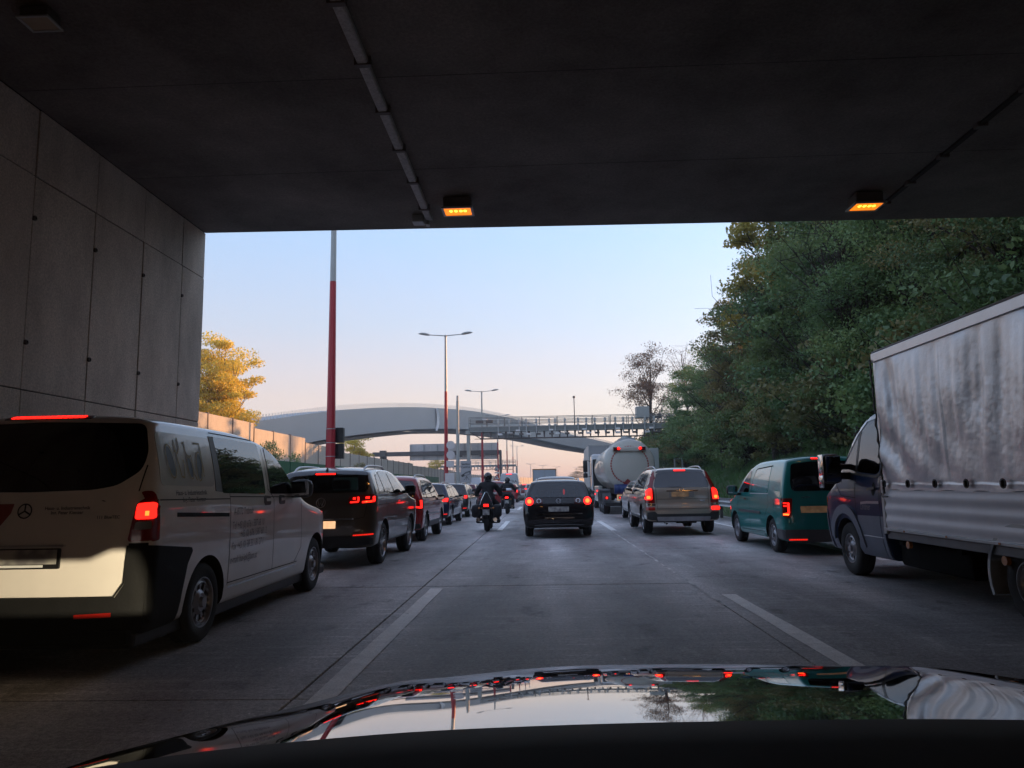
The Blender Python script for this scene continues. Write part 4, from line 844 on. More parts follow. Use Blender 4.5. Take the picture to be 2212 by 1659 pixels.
def build_wagon(name, label, loc, rz, col, kind, group=None, metal=.3):
    c = Car(name, label, 'car', loc, rz, WAG, paint(kind+'_paint', col, metal, .35), group)
    blk = kind == 'black_wagon'
    common(c, sym([(.70, 1.03), (.715, 1.12), (.60, 1.40), (.3, 1.425)]), WSW, 'car', (0, .735, .52, .12), 'plate', mirror=(1.0, 2.82, .98, M['black'], (.22, .13, .15)), zh=1.2, rglass='glass' if blk else 'privacy',
           high=(-.14, .14, 1.395, 1.415) if not blk else None,
           bumper=[('r', [(-.9, .275), (.9, .275), (.9, .36), (-.9, .36)], 'black')],
           seams=[([(.72, 1.0), (.70, .70), (-.70, .70), (-.72, 1.0)], 'r'), ([(2.08, .98), (2.1, .7), (2.05, .3)], 'x'), ([(1.18, 1.0), (1.25, .75), (1.42, .55)], 'x'), ([(3.05, .95), (3.1, .4)], 'x'), ([(-.86, .60), (-.5, .585), (.5, .585), (.86, .60)], 'r')], handles=((1.42, .86), (2.3, .85)))
    for sg in (-1, 1):
        if blk:
            o = c.patch('tail_lamp', [(sg*q[0], q[1]) for q in ((.40, 1.0), (.80, 1.03), (.91, .98), (.91, .855), (.80, .82), (.40, .86))], 'r', M['lens_dark'], .010, .02, r=.05, cell=.025)
            a = c.patch('lit_lamp', ellp(sg*.74, .93, .098, .098), 'r', M['lit'], .016, .006, o, cell=.03)
            c.patch('lamp_core', ellp(sg*.74, .93, .052, .052), 'r', M['core'], .02, .004, o, cell=.03)
            c.strip('lamp_ring', ellp(sg*.50, .94, .05, .05)+[(sg*.50+.05, .94)], 'r', M['chrome'], .010, .016, o, step=.02)
            c.patch('exhaust_trim', [(sg*q[0], q[1]) for q in ((.58, .67), (.70, .67), (.70, .52), (.62, .50))], 'r', M['reflector'], .006, .004) if False else None
        else:
            o = c.patch('tail_lamp', [(sg*q[0], q[1]) for q in ((.50, .97), (.86, .985), (.885, .80), (.50, .80))], 'r', M['lens'], .010, .02, r=.03, cell=.03)
            for (a, b) in (((.53, .67), (.73, .85)) if kind == 'dark_hatch' else ((.68, .86),)):
                c.patch('lit_lamp', [(sg*a, .94), (sg*b, .95), (sg*b, .84), (sg*a, .84)], 'r', M['lit'], .015, .004, o, r=.015, cell=.03)
            c.patch('reflector', [(sg*q[0], q[1]) for q in ((.5, .42), (.84, .43), (.84, .40), (.5, .39))], 'r', M['soft_glow'], .012, .01, cell=.04)
    if blk:
        c.strip('badge', [(.058*math.cos(t), .93+.058*math.sin(t)) for t in np.linspace(0, 2*math.pi, 21)], 'r', M['steel'], .009, .016, step=.03)
        c.strip('badge_mark', [(-.038, .965), (-.016, .89), (0, .93), (.016, .89), (.038, .965)], 'r', M['steel'], .008, .016)
        c.strip('chrome_strip', [(-.60, .615), (.60, .615)], 'r', M['chrome'], .016, .012)
        hang = MB(); hang.sphere((.17, .42+.5, 1.16), .03, 10, 6, (.9, .5, 2.6)); part('red_ornament', hang, M['soft_glow'], c.root, True)
        b = MB(); b.tube([(.05, .20, 1.045), (.2, .28, 1.06), (.42, .33, 1.06)], .012, 6); part('rear_wiper', b, M['black'], c.root)
        b = MB(); b.tube([(-.62, -.01, .33), (-.3, -.03, .345), (.3, -.03, .345), (.62, -.01, .33)], .02, 6); part('bumper_lip', b, M['dgrey'], c.root, True)
    rails(c, .55, 2.5, .56, M['alloy'] if not blk else M['alloy'], .045); antenna(c, .5) if not blk else None
    return c
def build_silver_suv():
    sp = dict(L=4.8, zb=.37, top=[(0, 1.68), (.12, 1.72), (.5, 1.745), (1.5, 1.765), (2.3, 1.73), (2.8, 1.62), (3.5, 1.18), (3.7, 1.10), (4.5, 1.0), (4.8, .82)],
              hw=[(.27, .88), (.5, .935), (.75, .95), (1.0, .94), (1.12, .915), (1.4, .81), (1.6, .73), (1.75, .66)], D=.2, n=3.0, rt=.085,
              rear=[(.27, .06), (.5, .0), (.72, .0), (.8, .06), (1.1, .09), (1.3, .16), (1.6, .33), (1.75, .46)], rl=1.2, wr=.375, axles=(1.02, 3.88),
              side_win=[[(.75, 1.15), (3.1, 1.10), (2.55, 1.54), (1.2, 1.62), (.85, 1.6)]], wind=[(-.74, 1.15), (.74, 1.15), (.58, 1.62), (-.58, 1.62)])
    c = Car('suv', 'silver SUV with tall red tail lamps climbing beside its rear window', 'car', (3.62, 19.5, 0), R(0), sp, paint('warm_cast_silver_paint', (.44, .37, .30), .4, .32))  # warm headlamp tint put into the silver base colour
    common(c, sym([(.70, 1.225), (.71, 1.3), (.61, 1.60), (.3, 1.615)]), [[(.75, 1.16), (1.45, 1.14), (1.42, 1.63), (.92, 1.61)], [(1.5, 1.14), (2.25, 1.12), (2.15, 1.62), (1.48, 1.63)], [(2.32, 1.12), (3.1, 1.10), (2.6, 1.52), (2.22, 1.62)]],
           'suv', (-.06, 1.05, .44, .12), 'plate_tan', mirror=(1.06, 2.95, 1.13, M['black'], (.24, .14, .19)), zh=1.45, rglass='vanglass',
           bumper=[('r', [(-.96, .375), (.96, .375), (.96, .60), (.72, .62), (.66, .56), (-.66, .56), (-.72, .62), (-.96, .60)], 'dgrey'), ('-x', [(1.45, .375), (3.4, .375), (3.4, .48), (1.45, .48)], 'dgrey')],
           seams=[([(.67, 1.22), (.66, .69), (-.66, .69), (-.67, 1.22)], 'r'), ([(-.66, .935), (.66, .935)], 'r'), ([(2.28, 1.12), (2.3, .7), (2.2, .42)], '-x'), ([(1.48, 1.14), (1.5, .9), (1.6, .7)], '-x'), ([(3.15, 1.1), (3.2, .45)], '-x')], handles=((1.7, .97), (2.5, .96)))
    c.patch('spoiler_glass', sym([(.63, 1.61), (.57, 1.675), (.2, 1.69)]), 'r', M['vanglass'], .006, .01, r=.02)
    hb = c.patch('high_brake_lamp', [(-.17, 1.64), (.17, 1.64), (.17, 1.68), (-.17, 1.68)], 'r', M['lens_dark'], .012, .01, r=.01); c.patch('lit_lamp', [(-.15, 1.648), (.15, 1.648), (.15, 1.673), (-.15, 1.673)], 'r', M['lit'], .018, .003, hb)
    for sg in (-1, 1):
        lp = [(.70, 1.14), (.76, 1.55), (.70, 1.66), (.66, 1.66), (.64, 1.56), (.71, 1.14), (.69, .80), (.94, .80), (.965, .98), (.90, 1.13), (.83, 1.20)]
        o = c.patch('tail_lamp', [(sg*q[0], q[1]) for q in ((.71, .83), (.955, .84), (.96, 1.10), (.90, 1.22), (.81, 1.34), (.735, 1.64), (.66, 1.68), (.665, 1.55), (.73, 1.28))], 'r', M['lens'], .010, .02, r=.02, cell=.025)
        c.patch('lit_lamp', [(sg*q[0], q[1]) for q in ((.77, .92), (.935, .92), (.94, 1.07), (.89, 1.17), (.80, 1.22), (.765, 1.19))], 'r', M['lit'], .015, .005, o, r=.03, cell=.025)
        c.patch('lamp_core', [(sg*q[0], q[1]) for q in ((.81, .94), (.90, .94), (.90, 1.02), (.81, 1.02))], 'r', M['core'], .019, .003, o, r=.03, cell=.03)
        c.patch('fog_lamp' if sg > 0 else 'reflector', [(sg*q[0], q[1]) for q in ((.72, .655), (.93, .655), (.93, .73), (.72, .73))], 'r', M['lit'] if sg > 0 else M['reflector'], .022, .01, r=.02, cell=.04)
        c.strip('chrome_strip', [(sg*.70, .785), (sg*.95, .795)], 'r', M['chrome'], .04, .022)
    c.strip('tailgate_handle', [(-.40, 1.14), (.40, 1.14)], 'r', M['chrome'], .022, .014)
    c.text('XC90', .45, .87, .05, 'r', M['chrome'], True); c.text('VOLVO', -.09, 1.175, .045, 'r', M['chrome'], True)
    c.patch('skid_plate', [(-.66, .385), (.66, .385), (.68, .49), (-.68, .49)], 'r', M['steel'], .022, .015, r=.03)
    c.patch('plate_recess', [(-.34, .97), (.30, .97), (.30, 1.125), (-.34, 1.125)], 'r', paint('silver_recess', (.30, .28, .26), .3), .006, .006, r=.02)
    b = MB(); b.tube([(-.0, .13, 1.235), (-.3, .14, 1.24), (-.56, .18, 1.245)], .012, 6); part('rear_wiper', b, M['black'], c.root)
    for x in (-.45,): b = MB(); b.lathe([(.035, -.05), (.035, .25)], 14, 'y', (x, 0.02, .33)); part('exhaust_pipe', b, M['chrome'], c.root, True)
    b = MB(); b.lathe([(.0, -.03), (.09, -.03), (.09, .5), (0, .5)], 12, 'x', (0, 1.0, .36)); b.tube([(-.85, 1.02, .36), (.85, 1.02, .36)], .06, 8); part('rear_axle', b, M['black'], c.root, True)
    rails(c, .5, 2.6, .60, M['alloy'], .07)
    return c
M['tealgloss'] = paint('teal_panel_paint', (.018, .235, .225), .0, .2); M['tealgloss'].node_tree.nodes['Principled BSDF'].inputs['Coat IOR'].default_value = 2.1
def build_teal_van():
    sp = dict(L=4.41, zb=.24, top=[(0, 1.78), (.15, 1.805), (.8, 1.825), (1.9, 1.81), (2.4, 1.72), (2.75, 1.58), (3.4, 1.18), (3.6, 1.08), (4.1, .97), (4.41, .80)],
              hw=[(.24, .86), (.45, .89), (.75, .895), (1.0, .885), (1.12, .87), (1.4, .815), (1.6, .76), (1.8, .69)], D=.16, n=3.0, rt=.12,
              rear=[(.24, .02), (.5, .0), (.9, .02), (1.2, .05), (1.6, .12), (1.8, .2)], rl=1.0, wr=.318, axles=(.84, 3.53))
    c = Car('delivery_van', 'teal green small panel van with silver steel wheels ahead of the tarpaulin truck', 'van', (5.31, 14.0, 0), R(0), sp, paint('teal_paint', (.018, .25, .235), .0, .3))
    c.wheels(WH['caddy'])
    c.patch('rear_window', sym([(.70, 1.16), (.72, 1.3), (.66, 1.66), (.3, 1.70)]), 'r', M['vanglass'], .005, .01, r=.06)
    c.patch('side_blank', [(1.02, 1.12), (2.2, 1.12), (2.12, 1.40), (1.98, 1.60), (1.72, 1.63), (1.02, 1.63)], '-x', M['tealgloss'], .004, .01, r=.06)
    c.strip('door_rail', [(2.22, 1.12), (2.13, 1.42), (2.05, 1.56), (1.96, 1.605), (.95, 1.645)], '-x', M['seam'], .022, .006)
    c.strip('waist_line', [(.95, 1.105), (2.24, 1.10)], '-x', M['white'], .012, .01)
    c.patch('door_window', [(2.36, 1.12), (3.15, 1.12), (2.95, 1.26), (2.50, 1.56), (2.36, 1.585)], '-x', M['privacy'], .005, .01, r=.04)
    c.patch('windscreen', [(-.7, 1.16), (.7, 1.16), (.62, 1.66), (-.62, 1.66)], 'f', M['vanglass'], .004, .01)
    c.patch('bumper', [(-.9, .24), (.9, .24), (.9, .46), (-.9, .46)], 'r', M['mgrey'], .018, .02, r=.03)
    c.patch('bumper', [(.03, .24), (.46, .24), (.48, .36), (.47, .46), (.03, .46)], '-x', M['mgrey'], .015, .02, r=.02)
    for sg in (-1, 1):
        o = c.patch('tail_lamp', [(sg*q[0], q[1]) for q in ((.71, 1.03), (.90, 1.03), (.91, .71), (.75, .67))], 'r', M['lens'], .012, .02, r=.03, cell=.03)
        for pts, wd in (([(.785, .95), (.79, .76), (.84, .745)], .035), ([(.81, .94), (.86, .94)], .022), ([(.81, .89), (.86, .89)], .022)):
            c.strip('lit_lamp', [(sg*a, b) for a, b in pts], 'r', M['lit'], wd, .017, o, step=.02)
        c.strip('lamp_core', [(sg*.79, .735), (sg*.87, .74)], 'r', M['core'], .028, .02, o, step=.02)
        c.patch('reflector', [(sg*q[0], q[1]) for q in ((.50, .275), (.80, .275), (.80, .30), (.50, .30))], 'r', M['soft_glow'], .024, .01, cell=.05)
    hb = c.patch('high_brake_lamp', [(-.29, 1.735), (-.03, 1.735), (-.03, 1.77), (-.29, 1.77)], 'r', M['black'], .006, .01)
    for k in range(6): c.patch('lit_lamp', [(-.275+.04*k, 1.742), (-.245+.04*k, 1.742), (-.245+.04*k, 1.765), (-.275+.04*k, 1.765)], 'r', M['lit'], .011, .003, hb)
    c.patch('number_plate', [(-.58, .765), (-.05, .765), (-.05, .885), (-.58, .885)], 'r', M['plate_tan'], .012, .01, r=.01)
    c.text('CADDY', -.55, 1.03, .045, 'r', M['chrome'], True)
    for s_ in ([(2.28, 1.65), (2.30, 1.1), (2.30, .36)], [(3.2, 1.1), (3.24, .8), (3.12, .45), (3.0, .34)], [(1.30, .36), (3.0, .34)], [(1.0, 1.1), (.95, .9), (1.22, .66)]): c.strip('panel_gap', s_, '-x', M['seam'], .008, .003)
    c.patch('rub_strip', [(1.50, .70), (3.12, .70), (3.12, .75), (1.50, .75)], '-x', M['mgrey'], .014, .01, r=.012)
    c.patch('fuel_flap', [(.62, .84), (.82, .84), (.82, 1.03), (.62, 1.03)], '-x', paint('teal_flap_paint', (.017, .235, .22), .0, .3), .004, .004, r=.03)
    c.patch('sill', [(1.28, .26), (3.1, .26), (3.1, .33), (1.28, .33)], '-x', paint('teal_sill_paint', (.016, .22, .205), .0, .4), .012, .01, r=.01)
    for y in (2.45,): c.strip('door_handle', [(y, .98), (y+.18, .985)], '-x', M['black'], .035, .03)
    c.strip('panel_gap', [(0, 1.72), (0, .54)], 'r', M['seam'], .01, .003)
    c.mirror(1.06, 3.02, 1.16, M['black'], (.24, .15, .22))
    h, n = c.hit(-.55, .12, 'z')
    return c
# ------------------------------------------------------------------ tarpaulin truck (right lane)
def build_tarp_truck():
    sp = dict(L=2.55, zb=.30, lin=False, top=[(0, 2.30), (.35, 2.34), (.62, 2.30), (.95, 2.12), (1.62, 1.38), (1.8, 1.27), (2.3, 1.10), (2.55, .92)],
              hw=[(.3, .90), (.55, .965), (.85, .985), (1.15, .985), (1.3, .965), (1.7, .90), (2.1, .82), (2.4, .74)], D=.04, n=4, rt=.10, wr=.37, axles=(1.27,), Df=.8, rl=.2, ns=26)
    c = Car('tarpaulin_truck', 'dark blue cab truck carrying a silver grey tarpaulin box, right lane', 'truck', (5.40, 9.93, 0), R(0), sp, paint('dark_blue_cab_paint', (.012, .030, .085), .0, .3))
    rt = c.root; X = -1
    q_ = c.body.data.materials[0].node_tree.nodes['Principled BSDF']; q_.inputs['Coat Weight'].default_value = .7; q_.inputs['Coat IOR'].default_value = 1.35; q_.inputs['Specular IOR Level'].default_value = .15
    # grey lower cladding + arch
    cl = M['cabgrey'] = mat('grey_cladding', (.14, .16, .21), .5, var=.08)
    c.patch('door_cladding', [(.14, .33), (.97, .33), (.84, .60), (.83, .86), (.14, .87)], '-x', cl, .012, .02, r=.01)
    c.patch('door_cladding', [(.0, .34), (.12, .34), (.12, .87), (.0, .87)], '-x', cl, .012, .02, r=.01)
    c.strip('rub_strip', [(.01, .60), (.86, .60)], '-x', M['chrome'], .012, .018)
    arch = [(1.27+.47*math.cos(t), .40+.47*math.sin(t)) for t in np.linspace(R(10), R(178), 16)]; arch2 = [(1.27+.58*math.cos(t), .42+.58*math.sin(t)) for t in np.linspace(R(178), R(10), 16)]
    c.patch('wheel_arch', arch+arch2, '-x', cl, .03, .05)
    c.patch('front_bumper', [(1.93, .33), (2.5, .33), (2.55, .92), (2.0, .92)], '-x', cl, .014, .02, r=.03)
    for s_ in ([(.86, 2.1), (.90, 1.3), (.88, .9), (.87, .62)], [(.13, 2.2), (.13, .34)], [(1.6, 1.3), (1.35, 1.12), (.88, 1.1)]): c.strip('panel_gap', s_, '-x', M['seam'], .01, .004)
    c.patch('door_window', [(.16, 1.46), (.24, 1.42), (.84, 1.46), (.84, 1.98), (.72, 2.10), (.20, 2.14)], '-x', M['privacy'], .005, .012, r=.04)
    c.patch('quarter_window', [(.92, 1.47), (1.36, 1.47), (.92, 1.93)], '-x', M['privacy'], .005, .012, r=.03)
    c.strip('window_frame', [(.14, 1.42), (.24, 1.385), (.86, 1.43), (1.45, 1.43)], '-x', M['black'], .035, .007)
    c.strip('window_frame', [(.88, 1.44), (.88, 2.02)], '-x', M['black'], .06, .008)
    c.strip('windscreen_pillar', [(1.50, 1.45), (.95, 2.02), (.7, 2.18), (.2, 2.22)], '-x', paint('pale_pillar_paint', (.30, .31, .34), .3), .05, .006)
    c.patch('windscreen', [(-.78, 1.42), (.78, 1.42), (.7, 2.08), (-.7, 2.08)], 'f', M['vanglass'], .004, .01)
    h = c.patch('door_handle', ellp(.30, 1.225, .05, .09), '-x', M['seam'], .004, .0); c.strip('handle_grip', [(.22, 1.235), (.44, 1.215)], '-x', M['black'], .035, .035, h)
    c.strip('door_moulding', [(.14, 1.05), (.5, 1.045), (.70, 1.03)], '-x', mat('pale_moulding', (.35, .34, .36), .3), .035, .012)
    c.text('Lindner', .73, .945, .125, '-x', mat('faded_door_lettering', (.12, .125, .15), .5), True, mirror=-1, off=.006, sx=.82)
    c.patch('side_lamp', ellp(1.98, 1.05, .03, .05), '-x', M['amber'], .008, .005)
    c.patch('headlamp', [(1.95, 1.02), (2.42, .95), (2.46, .78), (2.05, .78)], '-x', M['clear'], .008, .01, r=.03)
    mb = MB(); mb.box(-1.32, -1.06, 1.06, 1.24, 1.30, 1.73, .07); mb.box(-1.10, -.9, 1.07, 1.20, 1.36, 1.46, .03); mb.box(-1.10, -.88, 1.07, 1.17, 1.50, 1.58, .02)
    mo = part('wing_mirror', mb, M['black'], rt, True, 60)
    b = MB(); b.box(-1.295, -1.085, 1.054, 1.06, 1.45, 1.695, .002); b.box(-1.295, -1.085, 1.054, 1.06, 1.33, 1.43, .002); part('mirror_glass', b, M['chromeglass'], mo)
    b = MB(); b.box(-1.335, -1.325, 1.07, 1.26, 1.32, 1.72, .004); b.box(-1.35, -1.31, 1.08, 1.24, 1.24, 1.42, .02); part('mirror_cap', b, M['chrome'], mo, True)
    c.wheels(WH['truck'])
    # ---- load bed, y runs back from the cab (local y < 0)
    y0, y1, xl, xr = -.02, -6.2, -1.0, 1.1
    b = MB(); b.box(xl+.02, xr-.02, y1, y0, .60, .70, .01); bed = part('bed_frame', b, mat('bed_rail_grey', (.14, .145, .155), .5, .3, var=.12), rt)
    prof = [(xl, .74)]
    for z in np.linspace(.75, 1.20, 30): prof.append((xl-.004+.0055*math.cos((z-.75)/.45*2*math.pi*3.0), z))
    prof += [(xl, 1.215), (xl+.04, 1.215), (xl+.04, .74)]
    b = MB(); b.prism(prof, 'y', y1, y0-.02); part('drop_side', b, mat('anodised_drop_side', (.70, .71, .75), .5, .2, var=.06, vscale=3), rt, True, 50)
    b = MB(); b.box(xl-.02, xl+.05, y1, y0, .703, .737, .004); part('side_rail', b, M['galv'], rt)
    b = MB(); b.box(xl-.012, xl+.05, y0-.05, y0+.03, .66, 1.34, .01); part('corner_post', b, M['galv'], rt)
    for k in range(6): b = MB(); b.box(xl-.026, xl-.014, y0-.55-.95*k, y0-.52-.95*k, .71, .732); part('rail_clip', b, M['amber'], rt)
    for yy in (-.55, -2.45): b = MB(); b.lathe([(0, -.02), (.045, -.02), (.045, .02), (0, .02)], 14, 'x', (xl+.03, yy, .56)); part('side_marker', b, M['amber'], rt, True)
    # tarpaulin: gathered folds, stretched on a frame
    zt, zbm = 2.995, 1.222; ny, nz_ = 330, 150; V = []; F = []
    r2 = np.random.default_rng(3)
    ph = r2.uniform(0, 6.28, 40); n1 = lambda y, s, k: math.sin(y*s+ph[k])+.6*math.sin(y*s*1.73+ph[k+1])+.4*math.sin(y*s*2.9+ph[k+2])
    from mathutils import noise as mn
    for i in range(ny+1):
        y = y0+(y1-y0)*i/ny
        for j in range(nz_+1):
            t = j/nz_; z = zbm+(zt-zbm)*t
            env = max(0., math.sin(math.pi*min(1, max(0, (t-.02)/.92))))**.6*(1-max(0, (t-.93)/.07))
            lean = y+.26*(1-t)*math.sin(y*.9+1.2)
            d = .022*n1(lean, 5.6, 0)*(.3+.7*t)+.012*n1(lean, 12.5, 6)*(t**.7)
            # sag folds sweeping down from the upper corners
            dd = y0-y; sw = math.sin(11*(dd*.75+(1-t)*(1-t)*-1.0)+1.)*math.exp(-dd*1.1)
            d += .040*sw*(1-t)**.5
            d += .030*mn.noise(Vector((y*1.8, z*1.1, 4.)))+.010*mn.noise(Vector((y*6., z*3., 1.)))+.0030*mn.noise(Vector((y*17., z*13, 2.)))*(1.3-t)+.0012*mn.noise(Vector((y*38., z*36, 6.)))
            if y < -1.62: d -= .014
            if y < -4.1: d += .014
            env *= min(1, (y0-y)/.10+.15)
            x = xl+.015-(d*.95+.022)*env
            if z < 1.30: x -= .006
            V.append((x, y, z-.012*(1-t)*(0.5+.5*math.cos((y-y0)*2*math.pi/.62))*(t < .06)))
    for i in range(ny):
        for j in range(nz_): a = i*(nz_+1)+j; F.append((a, a+1, a+nz_+2, a+nz_+1))
    b = MB(); b.add(V, F); tm, tn, tb = new_mat('silver_tarpaulin'); tb.inputs['Roughness'].default_value = .39; tb.inputs['Metallic'].default_value = .62
    tc = N(tn, 'ShaderNodeTexCoord'); z1 = N(tn, 'ShaderNodeTexNoise', i_Scale=2.2, i_Detail=8., i_Roughness=.7); tn.links.new(tc.outputs['Object'], z1.inputs[0])
    rp = N(tn, 'ShaderNodeValToRGB'); rp.color_ramp.elements[0].color = (.60, .61, .64, 1); rp.color_ramp.elements[1].color = (.74, .75, .785, 1); rp.color_ramp.elements[0].position = .32; rp.color_ramp.elements[1].position = .66
    tn.links.new(z1.outputs[0], rp.inputs[0]); tn.links.new(rp.outputs[0], tb.inputs[0])
    vo = N(tn, 'ShaderNodeTexNoise', i_Scale=13., i_Detail=6., i_Roughness=.55); tn.links.new(tc.outputs['Object'], vo.inputs[0]); bp = N(tn, 'ShaderNodeBump', i_Strength=.2, i_Distance=.02); tn.links.new(vo.outputs[0], bp.inputs['Height']); tn.links.new(bp.outputs[0], tb.inputs['Normal'])
    tarp = part('tarpaulin', b, tm, rt, True, 80, clean=False)
    b = MB(); b.box(xl+.12, xr, y1, y0-.03, 1.23, zt-.01, .0); part('tarpaulin_frame', b, mat('tarpaulin_inner', (.30, .30, .31), .5), rt)
    b = MB(); b.box(xl-.012, xl+.05, y1, y0, zt-.115, zt, .006); part('top_band', b, mat('top_band_fabric', (.66, .66, .68), .38, .7, var=.05), tarp)
    b = MB(); b.box(xl-.005, xr, y1, y0, zt+.001, zt+.03, .012); part('roof_sheet', b, mat('roof_sheet_fabric', (.30, .29, .30), .6), rt)
    b = MB(); P = [(xl-.025-.006*math.sin(k*2.1), y0+.005-.012*math.sin(k*1.3)-.012*k/3, 2.92-(2.92-1.17)*k/26) for k in range(27)]; b.tube(P, .011, 6)
    P2 = [(p[0]-.006, p[1]-.03*math.sin(k*1.9), p[2]) for k, p in enumerate(P)]; b.tube(P2, .007, 5); b.tube([(xl-.03, y0-.03, 1.17), (xl-.05, y0-.10, 1.13), (xl-.03, y0-.20, 1.135)], .01, 5); part('lacing_rope', b, M['black'], rt, True)
    for k in range(10):
        b = MB(); yy = y0-.12-.62*k
        b.lathe([(.018, -.004), (.05, -.004), (.05, .004), (.018, .004)], 12, 'x', (xl-.028, yy, 1.295)); b.box(xl-.05, xl-.02, yy-.014, yy+.014, 1.26, 1.33, .01); part('tarp_eyelet', b, M['black'], tarp)
    # wind deflector over the cab
    b = MB(); b.sphere((0, 0, 0), 1, 20, 12, (.82, .34, .42)); b.v = [(x, max(y, -.02)+.10, z+2.56) for x, y, z in b.v]; part('wind_deflector', b, paint('deflector_paint', (.05, .05, .06), .2), rt, True, 60)
    # chassis, tank, rear axle and mudguard
    b = MB(); b.box(-.42, -.30, y1, .3, .45, .60); b.box(.30, .42, y1, .3, .45, .60); b.box(-.88, -.35, -1.7, -.1, .27, .58, .05); b.box(-.80, -.3, -2.2, -1.8, .30, .58, .04)
    for yy in (-.3, -1.6, -3.0, -4.6, -5.9): b.box(-.95, .95, yy-.05, yy+.05, .54, .602)
    b.tube([(-.55, -.5, .42), (-.62, -1.2, .33), (-.6, -2.2, .34), (-.5, -3.2, .40)], .06, 8); part('chassis', b, mat('sooty_chassis', (.008, .008, .008), .9, spec=.1), rt, True, 40)
    ax = -2.72
    for sg in (-1, 1):
        wo = obj('wheel', WH['truck'][0], rt, (sg*.83, ax, .37), (0, 0, 0 if sg > 0 else math.pi)); obj('rim', WH['truck'][1], wo)
    A = [(ax+.50*math.cos(t), .42+.46*math.sin(t)) for t in np.linspace(R(-25), R(200), 24)]; B_ = [(ax+.54*math.cos(t), .42+.50*math.sin(t)) for t in np.linspace(R(200), R(-25), 24)]
    b = MB(); n = len(A)
    for i in range(n-1): b.prism([A[i], A[i+1], B_[n-2-i], B_[n-1-i]], 'x', -1.0, -.70)
    part('mudguard', b, M['galv'], rt, True, 50)
    return c

